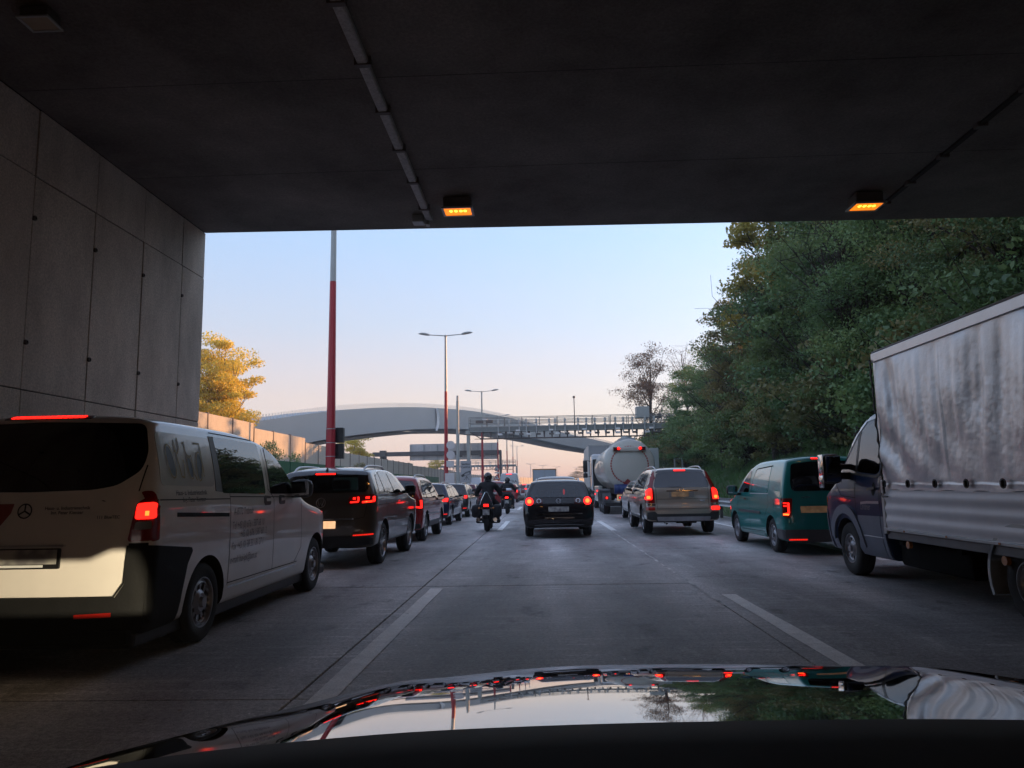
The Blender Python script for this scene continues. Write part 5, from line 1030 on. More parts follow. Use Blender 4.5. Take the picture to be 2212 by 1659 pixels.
# ------------------------------------------------------------------ tanker
def build_tanker():
    r = thing('tank_truck', 'cream tanker semi-trailer with a dashed red ring on its round rear end', 'tank truck', (3.95, 33.6, 0), R(-1.2))
    cream = mat('cream_tank_paint', (.52, .49, .43), .35, coat=.5, var=.05, vscale=1.5)
    b = MB(); zc, rr = 2.17, 1.15; prof = [(0, .02)]
    for t in np.linspace(0, 1, 10): prof.append((rr*(.98*math.sin(t*math.pi/2)+.02*t), .02+.30*(1-math.cos(t*math.pi/2))))
    prof += [(rr, 4.), (rr, 8.5)]
    for t in np.linspace(1, 0, 8): prof.append((rr*math.sin(t*math.pi/2), 8.8+.2*(1-t)))
    b.lathe(prof, 56, 'y', (0, 0, zc)); tank = part('tank', b, cream, r, True, 40)
    b = MB(); b.lathe([(rr+.004, .34), (rr+.014, .36), (rr+.014, .40), (rr+.004, .42)], 56, 'y', (0, 0, zc)); part('tank_rim', b, cream, tank, True)
    red = mat('red_marker_tape', (.35, .035, .03), .45); k0 = 36
    for k in range(44):
        a0 = 2*math.pi*k/44; a1 = a0+2*math.pi/44*.72; V = []
        for rad in (.80, .855):
            for a in (a0, (a0+a1)/2, a1):
                th = math.asin(min(.999, rad/rr/.98-.01)); V.append((rad*math.cos(a), .30*(1-math.cos(th))-.004+.02-.012, zc+rad*math.sin(a)))
        bb = MB(); bb.add(V, [(0, 1, 4, 3), (1, 2, 5, 4)]); part('marker_dash', bb, red, tank)
    b = MB(); b.box(-.75, .75, -.10, .14, 2.78, 2.98, .02); lb = part('lamp_bar', b, cream, r, True)
    for sg in (-1, 1):
        b = MB(); b.box(sg*.57-.145, sg*.57+.145, -.115, -.095, 2.79, 2.96, .005); lm = part('lamp_housing', b, M['lens_dark'], lb)
        b = MB(); b.lathe([(0, -.13), (.06, -.128), (.065, -.11)], 18, 'y', (sg*.48, 0, 2.90)); part('lit_lamp', b, M['lit'], lm, True)
    b = MB(); b.box(-.35, .35, .6, 7.8, zc+rr-.03, zc+rr+.09, .02); part('walkway', b, M['galv'], tank)
    for y in (1.2, 3., 5., 7.): b = MB(); b.lathe([(.25, 0), (.25, .14), (0, .15)], 16, 'z', (0, y, zc+rr+.05)); part('manhole', b, M['galv'], tank, True)
    # chassis with guards
    b = MB(); b.box(-.5, .5, .1, 8.6, .85, 1.1); b.box(-1.15, 1.15, .0, .12, .36, .52, .02); part('chassis', b, M['black'], r)
    b = MB(); b.box(-.62, .62, -.03, .02, .60, .86, .01); pnl = part('rear_panel', b, mat('glowing_rear_panel', (.55, .46, .34), .5, emit=(1, .6, .3), estr=.10), r)  # warm lamp light put into the panel as a faint emission
    b = MB(); b.box(-.56, .04, -.045, -.03, .66, .80, .004); part('number_plate', b, mat('red_yellow_plate', (.22, .04, .03), .5), pnl)
    for k, x in enumerate((-.46, -.30, -.12)): b = MB(); b.box(x-.05, x+.05, -.052, -.044, .70, .76, .004); part('lit_lamp', b, M['lit'], pnl)
    b = MB(); b.box(.06, .14, -.05, -.03, .70, .78, .004); part('plate_lamp', b, mat('warm_plate_lamp', (.8, .6, .4), .4, emit=(1, .62, .3), estr=2.5), pnl)
    blue = mat('blue_barrel_plastic', (.012, .035, .14), .35); b = MB(); b.lathe([(0, -.30), (.20, -.30), (.21, -.28), (.22, -.1), (.21, -.08), (.22, -.06), (.22, .1), (.21, .12), (.22, .14), (.21, .30), (0, .3)], 24, 'x', (-.42, .02, 1.10)); part('hose_drum', b, blue, r, True)
    b = MB(); b.box(-.05, .13, -.04, .02, .9, 1.1, .01); part('data_plate', b, mat('dirty_plate', (.25, .24, .18), .5), r)
    b = MB(); b.tube([(.15, -.04, .93), (.4, -.1, .90), (.55, -.06, 1.0), (.4, -.02, 1.12)], .05, 8); part('hose', b, M['amber'], r, True)
    for (x, m) in ((-.12, 'reflector'), (.52, 'grey_paint')):
        b = MB(); b.prism([(x-.20, 1.36), (x, 1.16), (x+.20, 1.36), (x, 1.56)], 'y', -.03, -.02); part('hazard_placard', b, mat('hazard_red', (.22, .03, .03), .5) if m == 'reflector' else M[m], r)
    b = MB()
    for sx in (-1, 1):
        for y in (.55, 1.86, 3.17):
            pass
    for sx in (-1, 1):
        for y in (.9, 2.2, 3.5):
            wo = obj('wheel', WH['lorry'][0], r, (sx*1.05, y, .5), (0, 0, 0 if sx > 0 else math.pi)); obj('rim', WH['lorry'][1], wo)
            b = MB(); n = 14; A = [(y+.58*math.cos(t), .5+.58*math.sin(t)) for t in np.linspace(R(-8), R(188), n)]; B_ = [(y+.62*math.cos(t), .5+.62*math.sin(t)) for t in np.linspace(R(-8), R(188), n)]
            for i in range(n-1): b.prism([A[i], A[i+1], B_[i+1], B_[i]], 'x', min(sx*.85, sx*1.24), max(sx*.85, sx*1.24))
            part('mudguard', b, M['mgrey'], r, True, 50)
    b = MB(); b.box(-1.16, -.98, .02, .06, .66, .80, .02); lm = part('tail_lamp', b, M['lens'], r); b = MB(); b.sphere((-1.07, .01, .73), .045, 10, 6, (1, .4, 1)); part('lit_lamp', b, M['lit'], lm, True)
    b = MB(); b.box(-1.2, -1.0, 4.3, 8.2, .45, 1.25, .04); b.box(1.0, 1.2, 4.3, 8.2, .45, 1.25, .04); part('side_skirt', b, cream, r)
    b = MB(); b.sphere((-1.22, 5.2, 1.0), .04, 8, 6); b.sphere((-1.2, 7.6, .8), .04, 8, 6); part('side_marker', b, M['lit'], r, True)
    for x in (-.62, -.5): b = MB(); b.tube([(x-.2, .30, 1.75), (x+.08, .25, 1.12)], .035, 6); part('pipe', b, M['galv'], r)
    # tractor unit
    b = MB(); b.box(-1.24, 1.24, 9.6, 11.7, .95, 3.05, .12); cab = part('cab', b, mat('white_cab_paint', (.55, .55, .56), .35, coat=.6), r, True, 50)
    b = MB(); b.box(-1.20, 1.20, 9.50, 9.62, 1.0, 2.75, .03); part('cab_rear', b, M['black'], cab)
    b = MB(); b.box(-1.255, -1.23, 10.3, 11.4, 1.85, 2.55, .01); part('side_window', b, M['vanglass'], cab)
    for (z0, z1) in ((2.05, 2.75), (1.72, 2.0)): b = MB(); b.box(-1.68, -1.42, 11.5, 11.66, z0, z1, .05); part('wing_mirror', b, M['black'], cab, True)
    b = MB(); b.tube([(-1.24, 11.6, 2.7), (-1.55, 11.58, 2.78), (-1.55, 11.58, 1.75), (-1.24, 11.6, 1.8)], .03, 6); part('mirror_arm', b, M['black'], cab, True)
    b = MB(); b.box(-.45, .45, 8.2, 11.6, .55, .95); part('tractor_frame', b, M['black'], r)
    for sx in (-1, 1):
        for y in (9.0, 11.3): wo = obj('wheel', WH['lorry'][0], r, (sx*1.04, y, .5), (0, 0, 0 if sx > 0 else math.pi)); obj('rim', WH['lorry'][1], wo)
    return r
def build_box_lorry(name, label, loc, rz, w_, h, l, zb, mside, mrear, text=None, frame=None, lamps=True):
    r = thing(name, label, 'truck', loc, rz); b = MB(); b.box(-w_/2, w_/2, 0.02, l, zb, h, .03); bx = part('cargo_box', b, mside, r)
    for sg in (-1, 1): b = MB(); b.box(min(sg*.02, sg*(w_/2-.06)), max(sg*.02, sg*(w_/2-.06)), -.01, .018, zb+.06, h-.1, .005); d = part('door', b, mrear, bx)
    b = MB()
    for (x0, x1, z0, z1) in ((-w_/2-.012, w_/2+.012, h-.09, h+.012), (-w_/2-.012, -w_/2+.05, zb, h), (w_/2-.05, w_/2+.012, zb, h)): b.box(x0, x1, -.03, .03, z0, z1, .01)
    part('door_frame', b, frame or mside, bx)
    b = MB(); b.box(-.45, .45, .1, l+1.5, zb-.3, zb-.01); b.box(-w_/2, w_/2, 0, .1, .4, .55, .02); part('chassis', b, M['black'], r)
    b = MB(); b.box(-w_/2+.02, w_/2-.02, l+.25, l+2.1, .8, h-.5, .12); part('cab', b, M['mgrey'] if frame else mat('cab_white', (.5, .5, .5), .4), r, True, 50)
    for sx in (-1, 1):
        for y in (1.4, l+1.2): wo = obj('wheel', WH['lorry'][0], r, (sx*(w_/2-.2), y, .5), (0, 0, 0 if sx > 0 else math.pi)); obj('rim', WH['lorry'][1], wo)
        b = MB(); b.box(sx*(w_/2-.25)-.14, sx*(w_/2-.25)+.14, -.02, .02, .62, .78, .01); lm = part('tail_lamp', b, M['lens'], r); b = MB(); b.box(sx*(w_/2-.25)-.08, sx*(w_/2-.25)+.08, -.035, -.018, .64, .75, .01); part('lit_lamp', b, M['lit'], lm)
    return r

# ------------------------------------------------------------------ small far cars: body, glass and lamps only
def far_car(label, loc, rz, col, kind='car', name='car', lit=True, high=False, group=None, cat='car', text=None):
    if kind == 'car': sp = dict(WAG); w_ = 'car'; sp.update(ns=24, nz=9)
    elif kind == 'suv': sp = dict(L=4.5, zb=.25, top=[(0, 1.58), (.5, 1.66), (1.8, 1.66), (2.5, 1.56), (3.2, 1.12), (4.1, .97), (4.5, .8)], hw=[(.25, .86), (.6, .91), (1., .90), (1.3, .80), (1.66, .66)], D=.22, n=2.8, rt=.09, rear=[(.25, .05), (.5, 0), (1, .05), (1.66, .36)], rl=1.2, wr=.355, axles=(.9, 3.5), ns=24, nz=9); w_ = 'suv'
    else: sp = dict(L=5.6, zb=.25, top=[(0, 2.5), (.4, 2.58), (3.5, 2.58), (4.1, 2.2), (4.7, 1.4), (5.6, .95)], hw=[(.25, .92), (.7, .99), (1.2, .98), (2.0, .90), (2.6, .80)], D=.14, n=3.2, rt=.14, rear=[(.25, 0), (1.2, .03), (2.6, .2)], rl=1., wr=.34, axles=(1.1, 4.6), ns=24, nz=9); w_ = 'van'
    c = Car(name, label, cat, loc, rz, sp, paint('far_paint', col, .2), group, cell=.12); c.wheels(WH[w_])
    if kind == 'car': c.patch('rear_window', sym([(.66, 1.0), (.56, 1.36)]), 'r', M['vanglass'], .006, .01); [c.patch('side_window', p, a, M['vanglass'], .006, .01) for p in WSW for a in ('x', '-x')]; z = .88; hz = 1.38; x0 = .58
    elif kind == 'suv': c.patch('rear_window', sym([(.68, 1.1), (.60, 1.5)]), 'r', M['vanglass'], .006, .01); [c.patch('side_window', p, a, M['vanglass'], .006, .01) for p in ([(.6, 1.1), (1.8, 1.1), (1.75, 1.55), (.8, 1.5)], [(1.88, 1.1), (2.9, 1.08), (2.4, 1.5), (1.86, 1.55)]) for a in ('x', '-x')]; z = .98; hz = 1.57; x0 = .6
    else: z = 1.05; hz = 2.42; x0 = .78; c.patch('side_window', [(3.6, 1.35), (4.4, 1.35), (3.9, 1.9), (3.6, 2.0)], 'x', M['vanglass'], .006, .01)
    for sg in (-1, 1):
        o = c.patch('tail_lamp', [(sg*x0, z-.1), (sg*.88, z-.1), (sg*.88, z+.12), (sg*x0, z+.12)], 'r', M['lens'], .012, .02)
        if lit: c.patch('lit_lamp', [(sg*(x0+.06), z-.06), (sg*.86, z-.06), (sg*.86, z+.08), (sg*(x0+.06), z+.08)], 'r', M['lit'], .02, .004, o)
    if high: c.patch('high_brake_lamp', [(-.3, hz), (.3, hz), (.28, hz+.05), (-.28, hz+.05)], 'r', M['lit'], .012, .01)
    c.patch('number_plate', [(-.26, z-.16), (.26, z-.16), (.26, z-.05), (-.26, z-.05)], 'r', M['plate'], .012, .01)
    if text:
        for t, x in text: c.text(t, x, 1.62, .36, 'r', M['dgrey'], True)
        c.strip('door_gap', [(0, 2.35), (0, .5)], 'r', M['seam'], .02, .004)
    return c

# ------------------------------------------------------------------ motorcycles and riders
def skin_body(name, joints, edges, m, parent, sub=2):
    me = bpy.data.meshes.new(name); me.from_pydata([j[0] for j in joints], edges, []); o = obj(name, me)
    md = o.modifiers.new('s', 'SKIN'); md.use_smooth_shade = True
    for i, j in enumerate(joints):
        sv = me.skin_vertices[0].data[i]; sv.radius = (j[1], j[2] if len(j) > 2 else j[1]); sv.use_root = (i == 0)
    sb = o.modifiers.new('u', 'SUBSURF'); sb.levels = sub
    dg = bpy.context.evaluated_depsgraph_get(); dg.update(); m2 = bpy.data.meshes.new_from_object(o.evaluated_get(dg)); m2.name = name; bpy.data.objects.remove(o)
    m2.materials.clear(); m2.materials.append(m); m2.polygons.foreach_set('use_smooth', [True]*len(m2.polygons))
    return obj(name, m2, parent)
def build_bike(label, loc, rz, kind):
    r = thing('motorcycle', label, 'motorcycle', loc, rz)
    blk = M['black']
    for y, rad, wd in ((.0, .31, .17), (1.5, .31, .12)):
        b = MB(); b.lathe([(rad-.10, -wd/2*.8), (rad-.04, -wd/2), (rad, -wd/4), (rad+.008, 0), (rad, wd/4), (rad-.04, wd/2), (rad-.10, wd/2*.8), (rad-.10, -wd/2*.8)], 30, 'x', (0, y, rad)); wo = part('wheel', b, M['rubber'], r, True, 50)
        b = MB(); b.lathe([(rad-.09, -.04), (rad-.11, .0), (rad-.09, .04)], 24, 'x', (0, y, rad)); [b.tube([(0, y, rad), (0, y+(rad-.1)*math.cos(a), rad+(rad-.1)*math.sin(a))], .014, 5) for a in np.linspace(0, 5.03, 5)]; part('rim', b, M['steel'], wo, True)
    b = MB(); b.box(-.15, .15, -.28, .75, .66, .80, .05); part('seat', b, M['soft'], r, True, 60)
    b = MB(); b.box(-.17, .17, .70, 1.2, .68, .98, .1); part('fuel_tank', b, M['helmet'], r, True, 60)
    b = MB(); b.box(-.2, .2, .35, 1.05, .24, .66, .06); b.box(-.13, .13, -.1, .5, .36, .68, .04); b.box(-.34, .34, .38, .46, .22, .26, .01); b.tube([(.11, 1.5, .31), (.11, 1.25, .95)], .028, 6); b.tube([(-.11, 1.5, .31), (-.11, 1.25, .95)], .028, 6); b.tube([(.12, .0, .31), (.14, .3, .5), (.12, .6, .6)], .03, 6); b.tube([(-.12, .0, .31), (-.14, .3, .5), (-.12, .6, .6)], .03, 6); part('engine', b, M['dgrey'], r, True, 50)
    b = MB(); P = [(x, 1.12-abs(x)*.35, 1.05+.05*abs(x)) for x in np.linspace(-.40, .40, 9)]; b.tube(P, .016, 6); part('handlebar', b, blk, r, True)
    b = MB(); b.tube([(.2, .7, .36), (.24, .2, .33), (.26, -.32, .36)], [.04, .05, .06], 10); b.tube([(-.2, .7, .36), (-.24, .2, .33), (-.26, -.25, .36)], [.04, .05, .06], 10) if kind == 1 else None; part('exhaust', b, M['chrome'], r, True)
    b = MB(); b.box(-.09, .09, -.40, -.02, .50, .66, .03); b.box(-.03, .03, -.44, -.3, .42, .60, .015); part('rear_mudguard', b, blk, r, True)
    b = MB(); b.box(-.09, .09, -.455, -.40, .735, .83, .03); tl = part('tail_lamp', b, M['lens'], r, True); b = MB(); b.box(-.075, .075, -.463, -.445, .745, .82, .02); part('lit_lamp', b, M['lit'], tl, True)
    b = MB(); b.box(-.10, .10, -.452, -.445, .50, .66, .006); pl = part('number_plate', b, M['plate'], r)
    for sg in (-1, 1):
        b = MB(); b.tube([(sg*.08, -.36, .70), (sg*.2, -.38, .70)], .01, 5); b.sphere((sg*.21, -.39, .70), .032, 10, 6); part('indicator', b, M['amber'], r, True)
        b = MB(); b.tube([(sg*.34, 1.02, 1.07), (sg*.42, .98, 1.20)], .01, 5); b.box(sg*.47-.07, sg*.47+.07, .95, .98, 1.18, 1.27, .02); part('wing_mirror', b, blk, r, True)
    b = MB(); b.box(-.16, .16, 1.35, 1.5, .85, 1.12, .06); part('headlamp_fairing', b, blk, r, True)
    if kind == 1:
        for sg in (-1, 1): b = MB(); b.box(min(sg*.16, sg*.44), max(sg*.16, sg*.44), -.38, .20, .42, .80, .08); part('pannier', b, M['jacket'], r, True, 60)
        b = MB(); b.prism([(-.17, .80), (.17, .80), (.05, 1.12), (-.05, 1.12)], 'y', -.32, -.22); part('backrest_pad', b, M['soft'], r)
        b = MB(); b.tube([(-.19, -.30, .80), (-.14, -.31, .95), (-.03, -.32, 1.17), (.03, -.32, 1.17), (.14, -.31, .95), (.19, -.30, .80)], .012, 6); part('backrest_rail', b, M['chrome'], r, True)
    else:
        b = MB(); b.box(-.22, .22, -.42, -.02, .88, 1.12, .08); tb = part('top_case', b, M['dgrey'], r, True, 60)
        b = MB(); b.box(-.225, .225, -.43, -.01, 1.08, 1.22, .09); part('case_lid', b, mat('white_case_lid', (.75, .77, .85), .2, coat=1), tb, True, 60)
        b = MB(); b.box(-.215, .215, -.437, -.42, 1.055, 1.09, .01); part('reflector', b, M['reflector'], tb)
        b = MB(); b.box(-.08, .08, -.3, -.05, .78, .88, .02); part('case_rack', b, blk, r)
    # rider, seated astride
    p = thing('person', ('rider in black helmet and jacket astride the motorcycle with saddlebags' if kind == 1 else 'rider in black helmet and jacket astride the motorcycle with a white top case'), 'person', loc, rz)
    J = [((0, .36, .88), .20, .16), ((0, .38, 1.06), .19, .15), ((0, .43, 1.26), .215, .155), ((0, .47, 1.40), .17, .13), ((0, .49, 1.49), .075, .075), ((0, .50, 1.56), .07, .07)]
    E_ = [(0, 1), (1, 2), (2, 3), (3, 4), (4, 5)]
    for sg in (-1, 1):
        k = len(J)
        J += [((sg*.20, .47, 1.37), .105), ((sg*.34, .55, 1.20), .085), ((sg*.385, .74, 1.07), .07), ((sg*.375, .93, 1.08), .055), ((sg*.37, 1.0, 1.085), .048)]
        E_ += [(3, k), (k, k+1), (k+1, k+2), (k+2, k+3), (k+3, k+4)]
        k = len(J); spr = .27 if kind == 1 else .24
        J += [((sg*.14, .38, .86), .13), ((sg*spr, .72, .78), .105), ((sg*(spr+.02), .50, .50), .08), ((sg*(spr+.03), .40, .34), .06), ((sg*(spr+.05), .56, .29), .052)]
        E_ += [(0, k), (k, k+1), (k+1, k+2), (k+2, k+3), (k+3, k+4)]
    skin_body('body', J, E_, M['jacket'], p)
    b = MB(); b.sphere((0, .52, 1.63), .135, 24, 16, (.98, 1.12, 1.06)); hm = part('helmet', b, M['helmet'], p, True, 80)
    b = MB(); b.lathe([(.10, 1.475), (.115, 1.50), (.10, 1.54)], 18, 'z', (0, .50, 0)); part('collar', b, M['jacket'], p, True)
    for sg in (-1, 1):
        b = MB()
        for f in range(4): b.tube([(sg*(.345+.022*f), .985, 1.10), (sg*(.345+.022*f), 1.03, 1.085), (sg*(.345+.022*f), 1.03, 1.045), (sg*(.345+.022*f), .99, 1.035)], .011, 5)
        b.tube([(sg*.33, .96, 1.07), (sg*.315, 1.0, 1.04), (sg*.325, 1.02, 1.02)], .012, 5); part('glove', b, M['jacket'], p, True)
        b = MB(); b.box(sg*(spr+.05)-.05, sg*(spr+.05)+.05, .33, .64, .225, .335, .035); part('boot', b, M['black'], p, True, 60)
    return r, p
# ------------------------------------------------------------------ the car the picture is taken from
own = thing('car', 'glossy black bonnet and dark dashboard of the car at the bottom edge', 'car', (0, 0, 0))
XC, HW = .28, 1.12
def bonnet(x, y):
    q = abs(x-XC)/HW
    z = .922-.061*(y-1.56)-.075*(y-1.56)**2*(1 if y > 1.56 else .3)
    z -= .022*q**2+.05*max(0, q-.85)**1.5*2
    sl_ = max(0, (XC-x)/HW-.10); z -= .13*sl_**2*max(0, y-1.15)
    z += .012*math.exp(-((q-.62)/.12)**2)
    return z
V = []; F = []; nx, ny = 90, 60
for j in range(ny+1):
    for i in range(nx+1):
        u = -1+2*i/nx; ye = 2.21-.75*abs(u)**2.9; t = j/ny; y = .95+(ye-.95)*min(1, t/.88); x = XC+HW*u
        z = bonnet(x, y)
        if t > .88: q = (t-.88)/.12*math.pi*.5; y = ye+.07*math.sin(q); z = bonnet(x, ye)-.12*(1-math.cos(q))
        V.append((x, y, z))
for j in range(ny):
    for i in range(nx): a = j*(nx+1)+i; F.append((a, a+1, a+nx+2, a+nx+1))
bl = mat('glossy_black_bonnet', (.03, .03, .033), .035, .9, coat=1.); bl.node_tree.nodes['Principled BSDF'].inputs['Coat IOR'].default_value = 1.55; bl.node_tree.nodes['Principled BSDF'].inputs['Coat Roughness'].default_value = .012
b = MB(); b.add(V, F); bon = part('bonnet', b, bl, own, True, 60)
# sides and nose below the bonnet
b = MB(); b.box(XC-HW+.04, XC+HW-.04, -1.2, 1.3, .25, .74, .05); b.box(XC-HW+.25, XC+HW-.25, 1.2, 1.75, .25, .60, .1); part('body', b, M['black'], own, True)
for sx in (-1, 1):
    wo = obj('wheel', WH['car'][0], own, (XC+sx*.78, 1.35, .32), (0, 0, 0 if sx > 0 else math.pi)); obj('rim', WH['car'][1], wo)
# dashboard: far edge profile then sloping back to the cabin
prof = [(-.75, 1.005), (-.53, 1.052), (-.32, 1.074), (-.1, 1.086), (.13, 1.090), (.4, 1.091), (.7, 1.086), (1.1, 1.076), (1.5, 1.06)]; pz = pch(prof); V = []; xs_ = np.linspace(-.75, 1.5, 50)
for x in xs_:
    z = pz(x)
    for (y, dz) in ((.93, -.06), (.925, -.012), (.90, 0), (.84, -.004), (.6, -.05), (.45, -.12), (.42, -.5)): V.append((x, y-.05*((x-.4)/1.1)**2, z+dz))
F = [(i*7+k, i*7+k+1, (i+1)*7+k+1, (i+1)*7+k) for i in range(len(xs_)-1) for k in range(6)]
b = MB(); b.add(V, F); part('dashboard', b, mat('dashboard_vinyl', (.16, .157, .152), .8, var=.15, vscale=5, bump=.03, bscale=200), own, True, 60)
# dipped headlamps: a lamp under a lid whose front edge cuts the beam off
for hx, e, az_, sz_ in ((-.27, 9., 46.5, 23),):
    b = MB(); yl, zl = 1.98, .60; dy = .14; s1, s2 = .061, .080
    x0 = hx+(-3.52-hx)*dy/3.8; x1 = hx+(-3.34-hx)*dy/3.8
    prof_ = [(hx-.2, zl+dy*s1), (x0, zl+dy*s1), (x1, zl+dy*s2), (hx+.2, zl+dy*s2), (hx+.2, zl+.05), (hx-.2, zl+.05)]
    b.prism(prof_, 'y', yl-.08, yl+dy); b.box(hx-.2, hx+.2, yl-.08, yl+dy, zl-.05, zl-dy*.045); hl = part('headlamp', b, M['black'], own)
    b = MB(); b.lathe([(0, 2.20), (.055, 2.20), (.06, 2.18)], 20, 'y', (hx+.25, 0, .60)); part('headlamp_lens', b, mat('glowing_headlamp_lens', (.6, .5, .35), .3, emit=(1, .66, .36), estr=55.), own)
    l = bpy.data.lights.new('dipped_beam', 'SPOT'); l.energy = 300*e/6; l.color = (1, .86, .58); l.spot_size = R(sz_); l.spot_blend = .25; l.shadow_soft_size = .0012; lo = bpy.data.objects.new('dipped_beam', l); COL.objects.link(lo); lo.parent = own; lo.location = (hx, yl, zl); lo.rotation_euler = (R(88), 0, R(az_))
# ------------------------------------------------------------------ traffic
build_van(); build_brown_suv(); build_red_suv()
build_wagon('estate_car', 'dark blue estate car with roof rails behind the red SUV, left lane', (-4.12, 25.85, 0), R(-.8), (.010, .016, .045), 'blue_wagon')
build_wagon('hatchback', 'dark grey hatchback with two lit lamps in each tail light, ahead of the blue estate', (-4.12, 32.6, 0), R(-.8), (.022, .022, .024), 'dark_hatch')
build_wagon('estate_car', 'black estate car with round lit tail lamps alone in the middle lane', (.42, 19.25, 0), R(0), (.008, .007, .010), 'black_wagon')
build_silver_suv(); build_teal_van(); build_tarp_truck(); build_tanker()
build_bike('black motorcycle with saddlebags and a wire backrest, nearer of the two', (-1.66, 22.75, 0), R(0), 1)
build_bike('motorcycle with a white top case, farther of the two', (-1.68, 36.4, 0), R(0), 2)
far_car('dark red saloon with a wide lit lamp strip just ahead of the dark grey hatchback', (-4.4, 41, 0), R(-1), (.10, .008, .02), 'car', 'hatchback', True, True)
far_car('red SUV with pale shining roof right behind the nearer rider', (-3.15, 48, 0), R(-.5), (.24, .012, .016), 'suv', 'suv', True, False)
far_car('dark red hatchback partly hidden behind the farther rider', (-2.75, 58.5, 0), R(-.5), (.22, .012, .016), 'car', 'hatchback', True, False)
far_car('white delivery van with grey lettering on its rear doors, far in the left lane', (-3.2, 74, 0), R(-.6), (.42, .44, .47), 'van', 'delivery_van', True, True, None, 'van', [('H', -.80), ('TRA', .08)])
far_car('dark SUV whose roof shows just above the black estate car', (.55, 27.5, 0), R(0), (.03, .012, .014), 'suv', 'suv', True, False)
far_car('pale van on the opposite carriageway beyond the median, left of the riders', (-9.6, 112, 0), R(180), (.5, .5, .52), 'van', 'delivery_van', False, False, None, 'van')
far_car('small dark red car far ahead between the white van and the black estate', (-2.3, 100, 0), R(-.6), (.18, .02, .03), 'car', 'car', True, True)
far_car('small pale car farthest ahead beside the white van', (-1.2, 92, 0), R(-.6), (.4, .4, .42), 'car', 'car', True, False)
far_car('silver car half hidden between the tanker and the silver SUV', (4.05, 26.2, 0), R(0), (.30, .30, .32), 'car', 'hatchback', True, False)
build_box_lorry('box_truck', 'box truck with an orange framed pale rear far ahead in the middle lane', (.32, 80, 0), R(-.5), 2.5, 3.02, 6., .95, mat('box_side', (.3, .3, .32), .5), mat('pale_blue_door', (.36, .41, .46), .45), frame=mat('orange_frame', (.42, .20, .06), .5))
build_box_lorry('box_truck', 'tall pale grey box trailer in front of the tanker', (4.55, 52, 0), R(-1.2), 2.5, 4.05, 9., 1.1, mat('pale_box_side', (.48, .47, .45), .5), mat('grey_box_door', (.34, .34, .35), .5))
# ------------------------------------------------------------------ vegetation
def leaf_mat(name, cols, trans=.35):
    m = bpy.data.materials.new(name); m.use_nodes = True; n = m.node_tree; n.nodes.clear(); o = N(n, 'ShaderNodeOutputMaterial')
    g = N(n, 'ShaderNodeAttribute', attribute_name='tint'); g.outputs['Fac']; oi = N(n, 'ShaderNodeObjectInfo'); rp = N(n, 'ShaderNodeValToRGB'); e = rp.color_ramp.elements
    while len(e) < len(cols): e.new(.5)
    for i, (q, c) in enumerate(zip(e, cols)): q.position = i/(len(cols)-1); q.color = (*c, 1)
    ad = N(n, 'ShaderNodeMath', operation='MULTIPLY_ADD'); ad.inputs[1].default_value = .65; n.links.new(g.outputs['Fac'], ad.inputs[0])
    mo = N(n, 'ShaderNodeMath', operation='MULTIPLY'); mo.inputs[1].default_value = .35; n.links.new(oi.outputs['Random'], mo.inputs[0]); n.links.new(mo.outputs[0], ad.inputs[2]); n.links.new(ad.outputs[0], rp.inputs[0])
    d = N(n, 'ShaderNodeBsdfDiffuse'); t = N(n, 'ShaderNodeBsdfTranslucent'); gl = N(n, 'ShaderNodeBsdfGlossy'); gl.inputs['Roughness'].default_value = .45; gl.inputs[0].default_value = (.5, .55, .6, 1)
    n.links.new(rp.outputs[0], d.inputs[0]); n.links.new(rp.outputs[0], t.inputs[0])
    x1 = N(n, 'ShaderNodeMixShader'); x1.inputs[0].default_value = trans; n.links.new(d.outputs[0], x1.inputs[1]); n.links.new(t.outputs[0], x1.inputs[2])
    x2 = N(n, 'ShaderNodeMixShader'); x2.inputs[0].default_value = .06; n.links.new(x1.outputs[0], x2.inputs[1]); n.links.new(gl.outputs[0], x2.inputs[2]); n.links.new(x2.outputs[0], o.inputs[0]); return m
LM = {'green': leaf_mat('dark_green_leaves', [(0.081, 0.145, 0.065), (0.141, 0.245, 0.094), (0.236, 0.344, 0.128), (0.362, 0.380, 0.117)]),
      'blue': leaf_mat('mid_green_leaves', [(.10, .16, .07), (.17, .25, .09), (.27, .34, .12)]),
      'yellow': leaf_mat('yellowing_leaves', [(0.152, 0.186, 0.051), (0.304, 0.280, 0.060), (0.473, 0.355, 0.068)]),
      'gold': leaf_mat('golden_leaves', [(.55, .40, .05), (.74, .56, .07), (.80, .66, .11), (.55, .50, .09)], .5),
      'rust': leaf_mat('rusty_leaves', [(.12, .06, .035), (.17, .085, .05), (.12, .09, .04), (.20, .13, .08)]),
      'brown': leaf_mat('olive_brown_leaves', [(0.156, 0.166, 0.070), (0.254, 0.234, 0.090), (0.370, 0.293, 0.117)])}
M['bark'] = mat('bark', (.045, .036, .030), .9, var=.3, vscale=8, bump=.5, bscale=20); M['twig'] = mat('pale_twigs', (.16, .12, .10), .9)
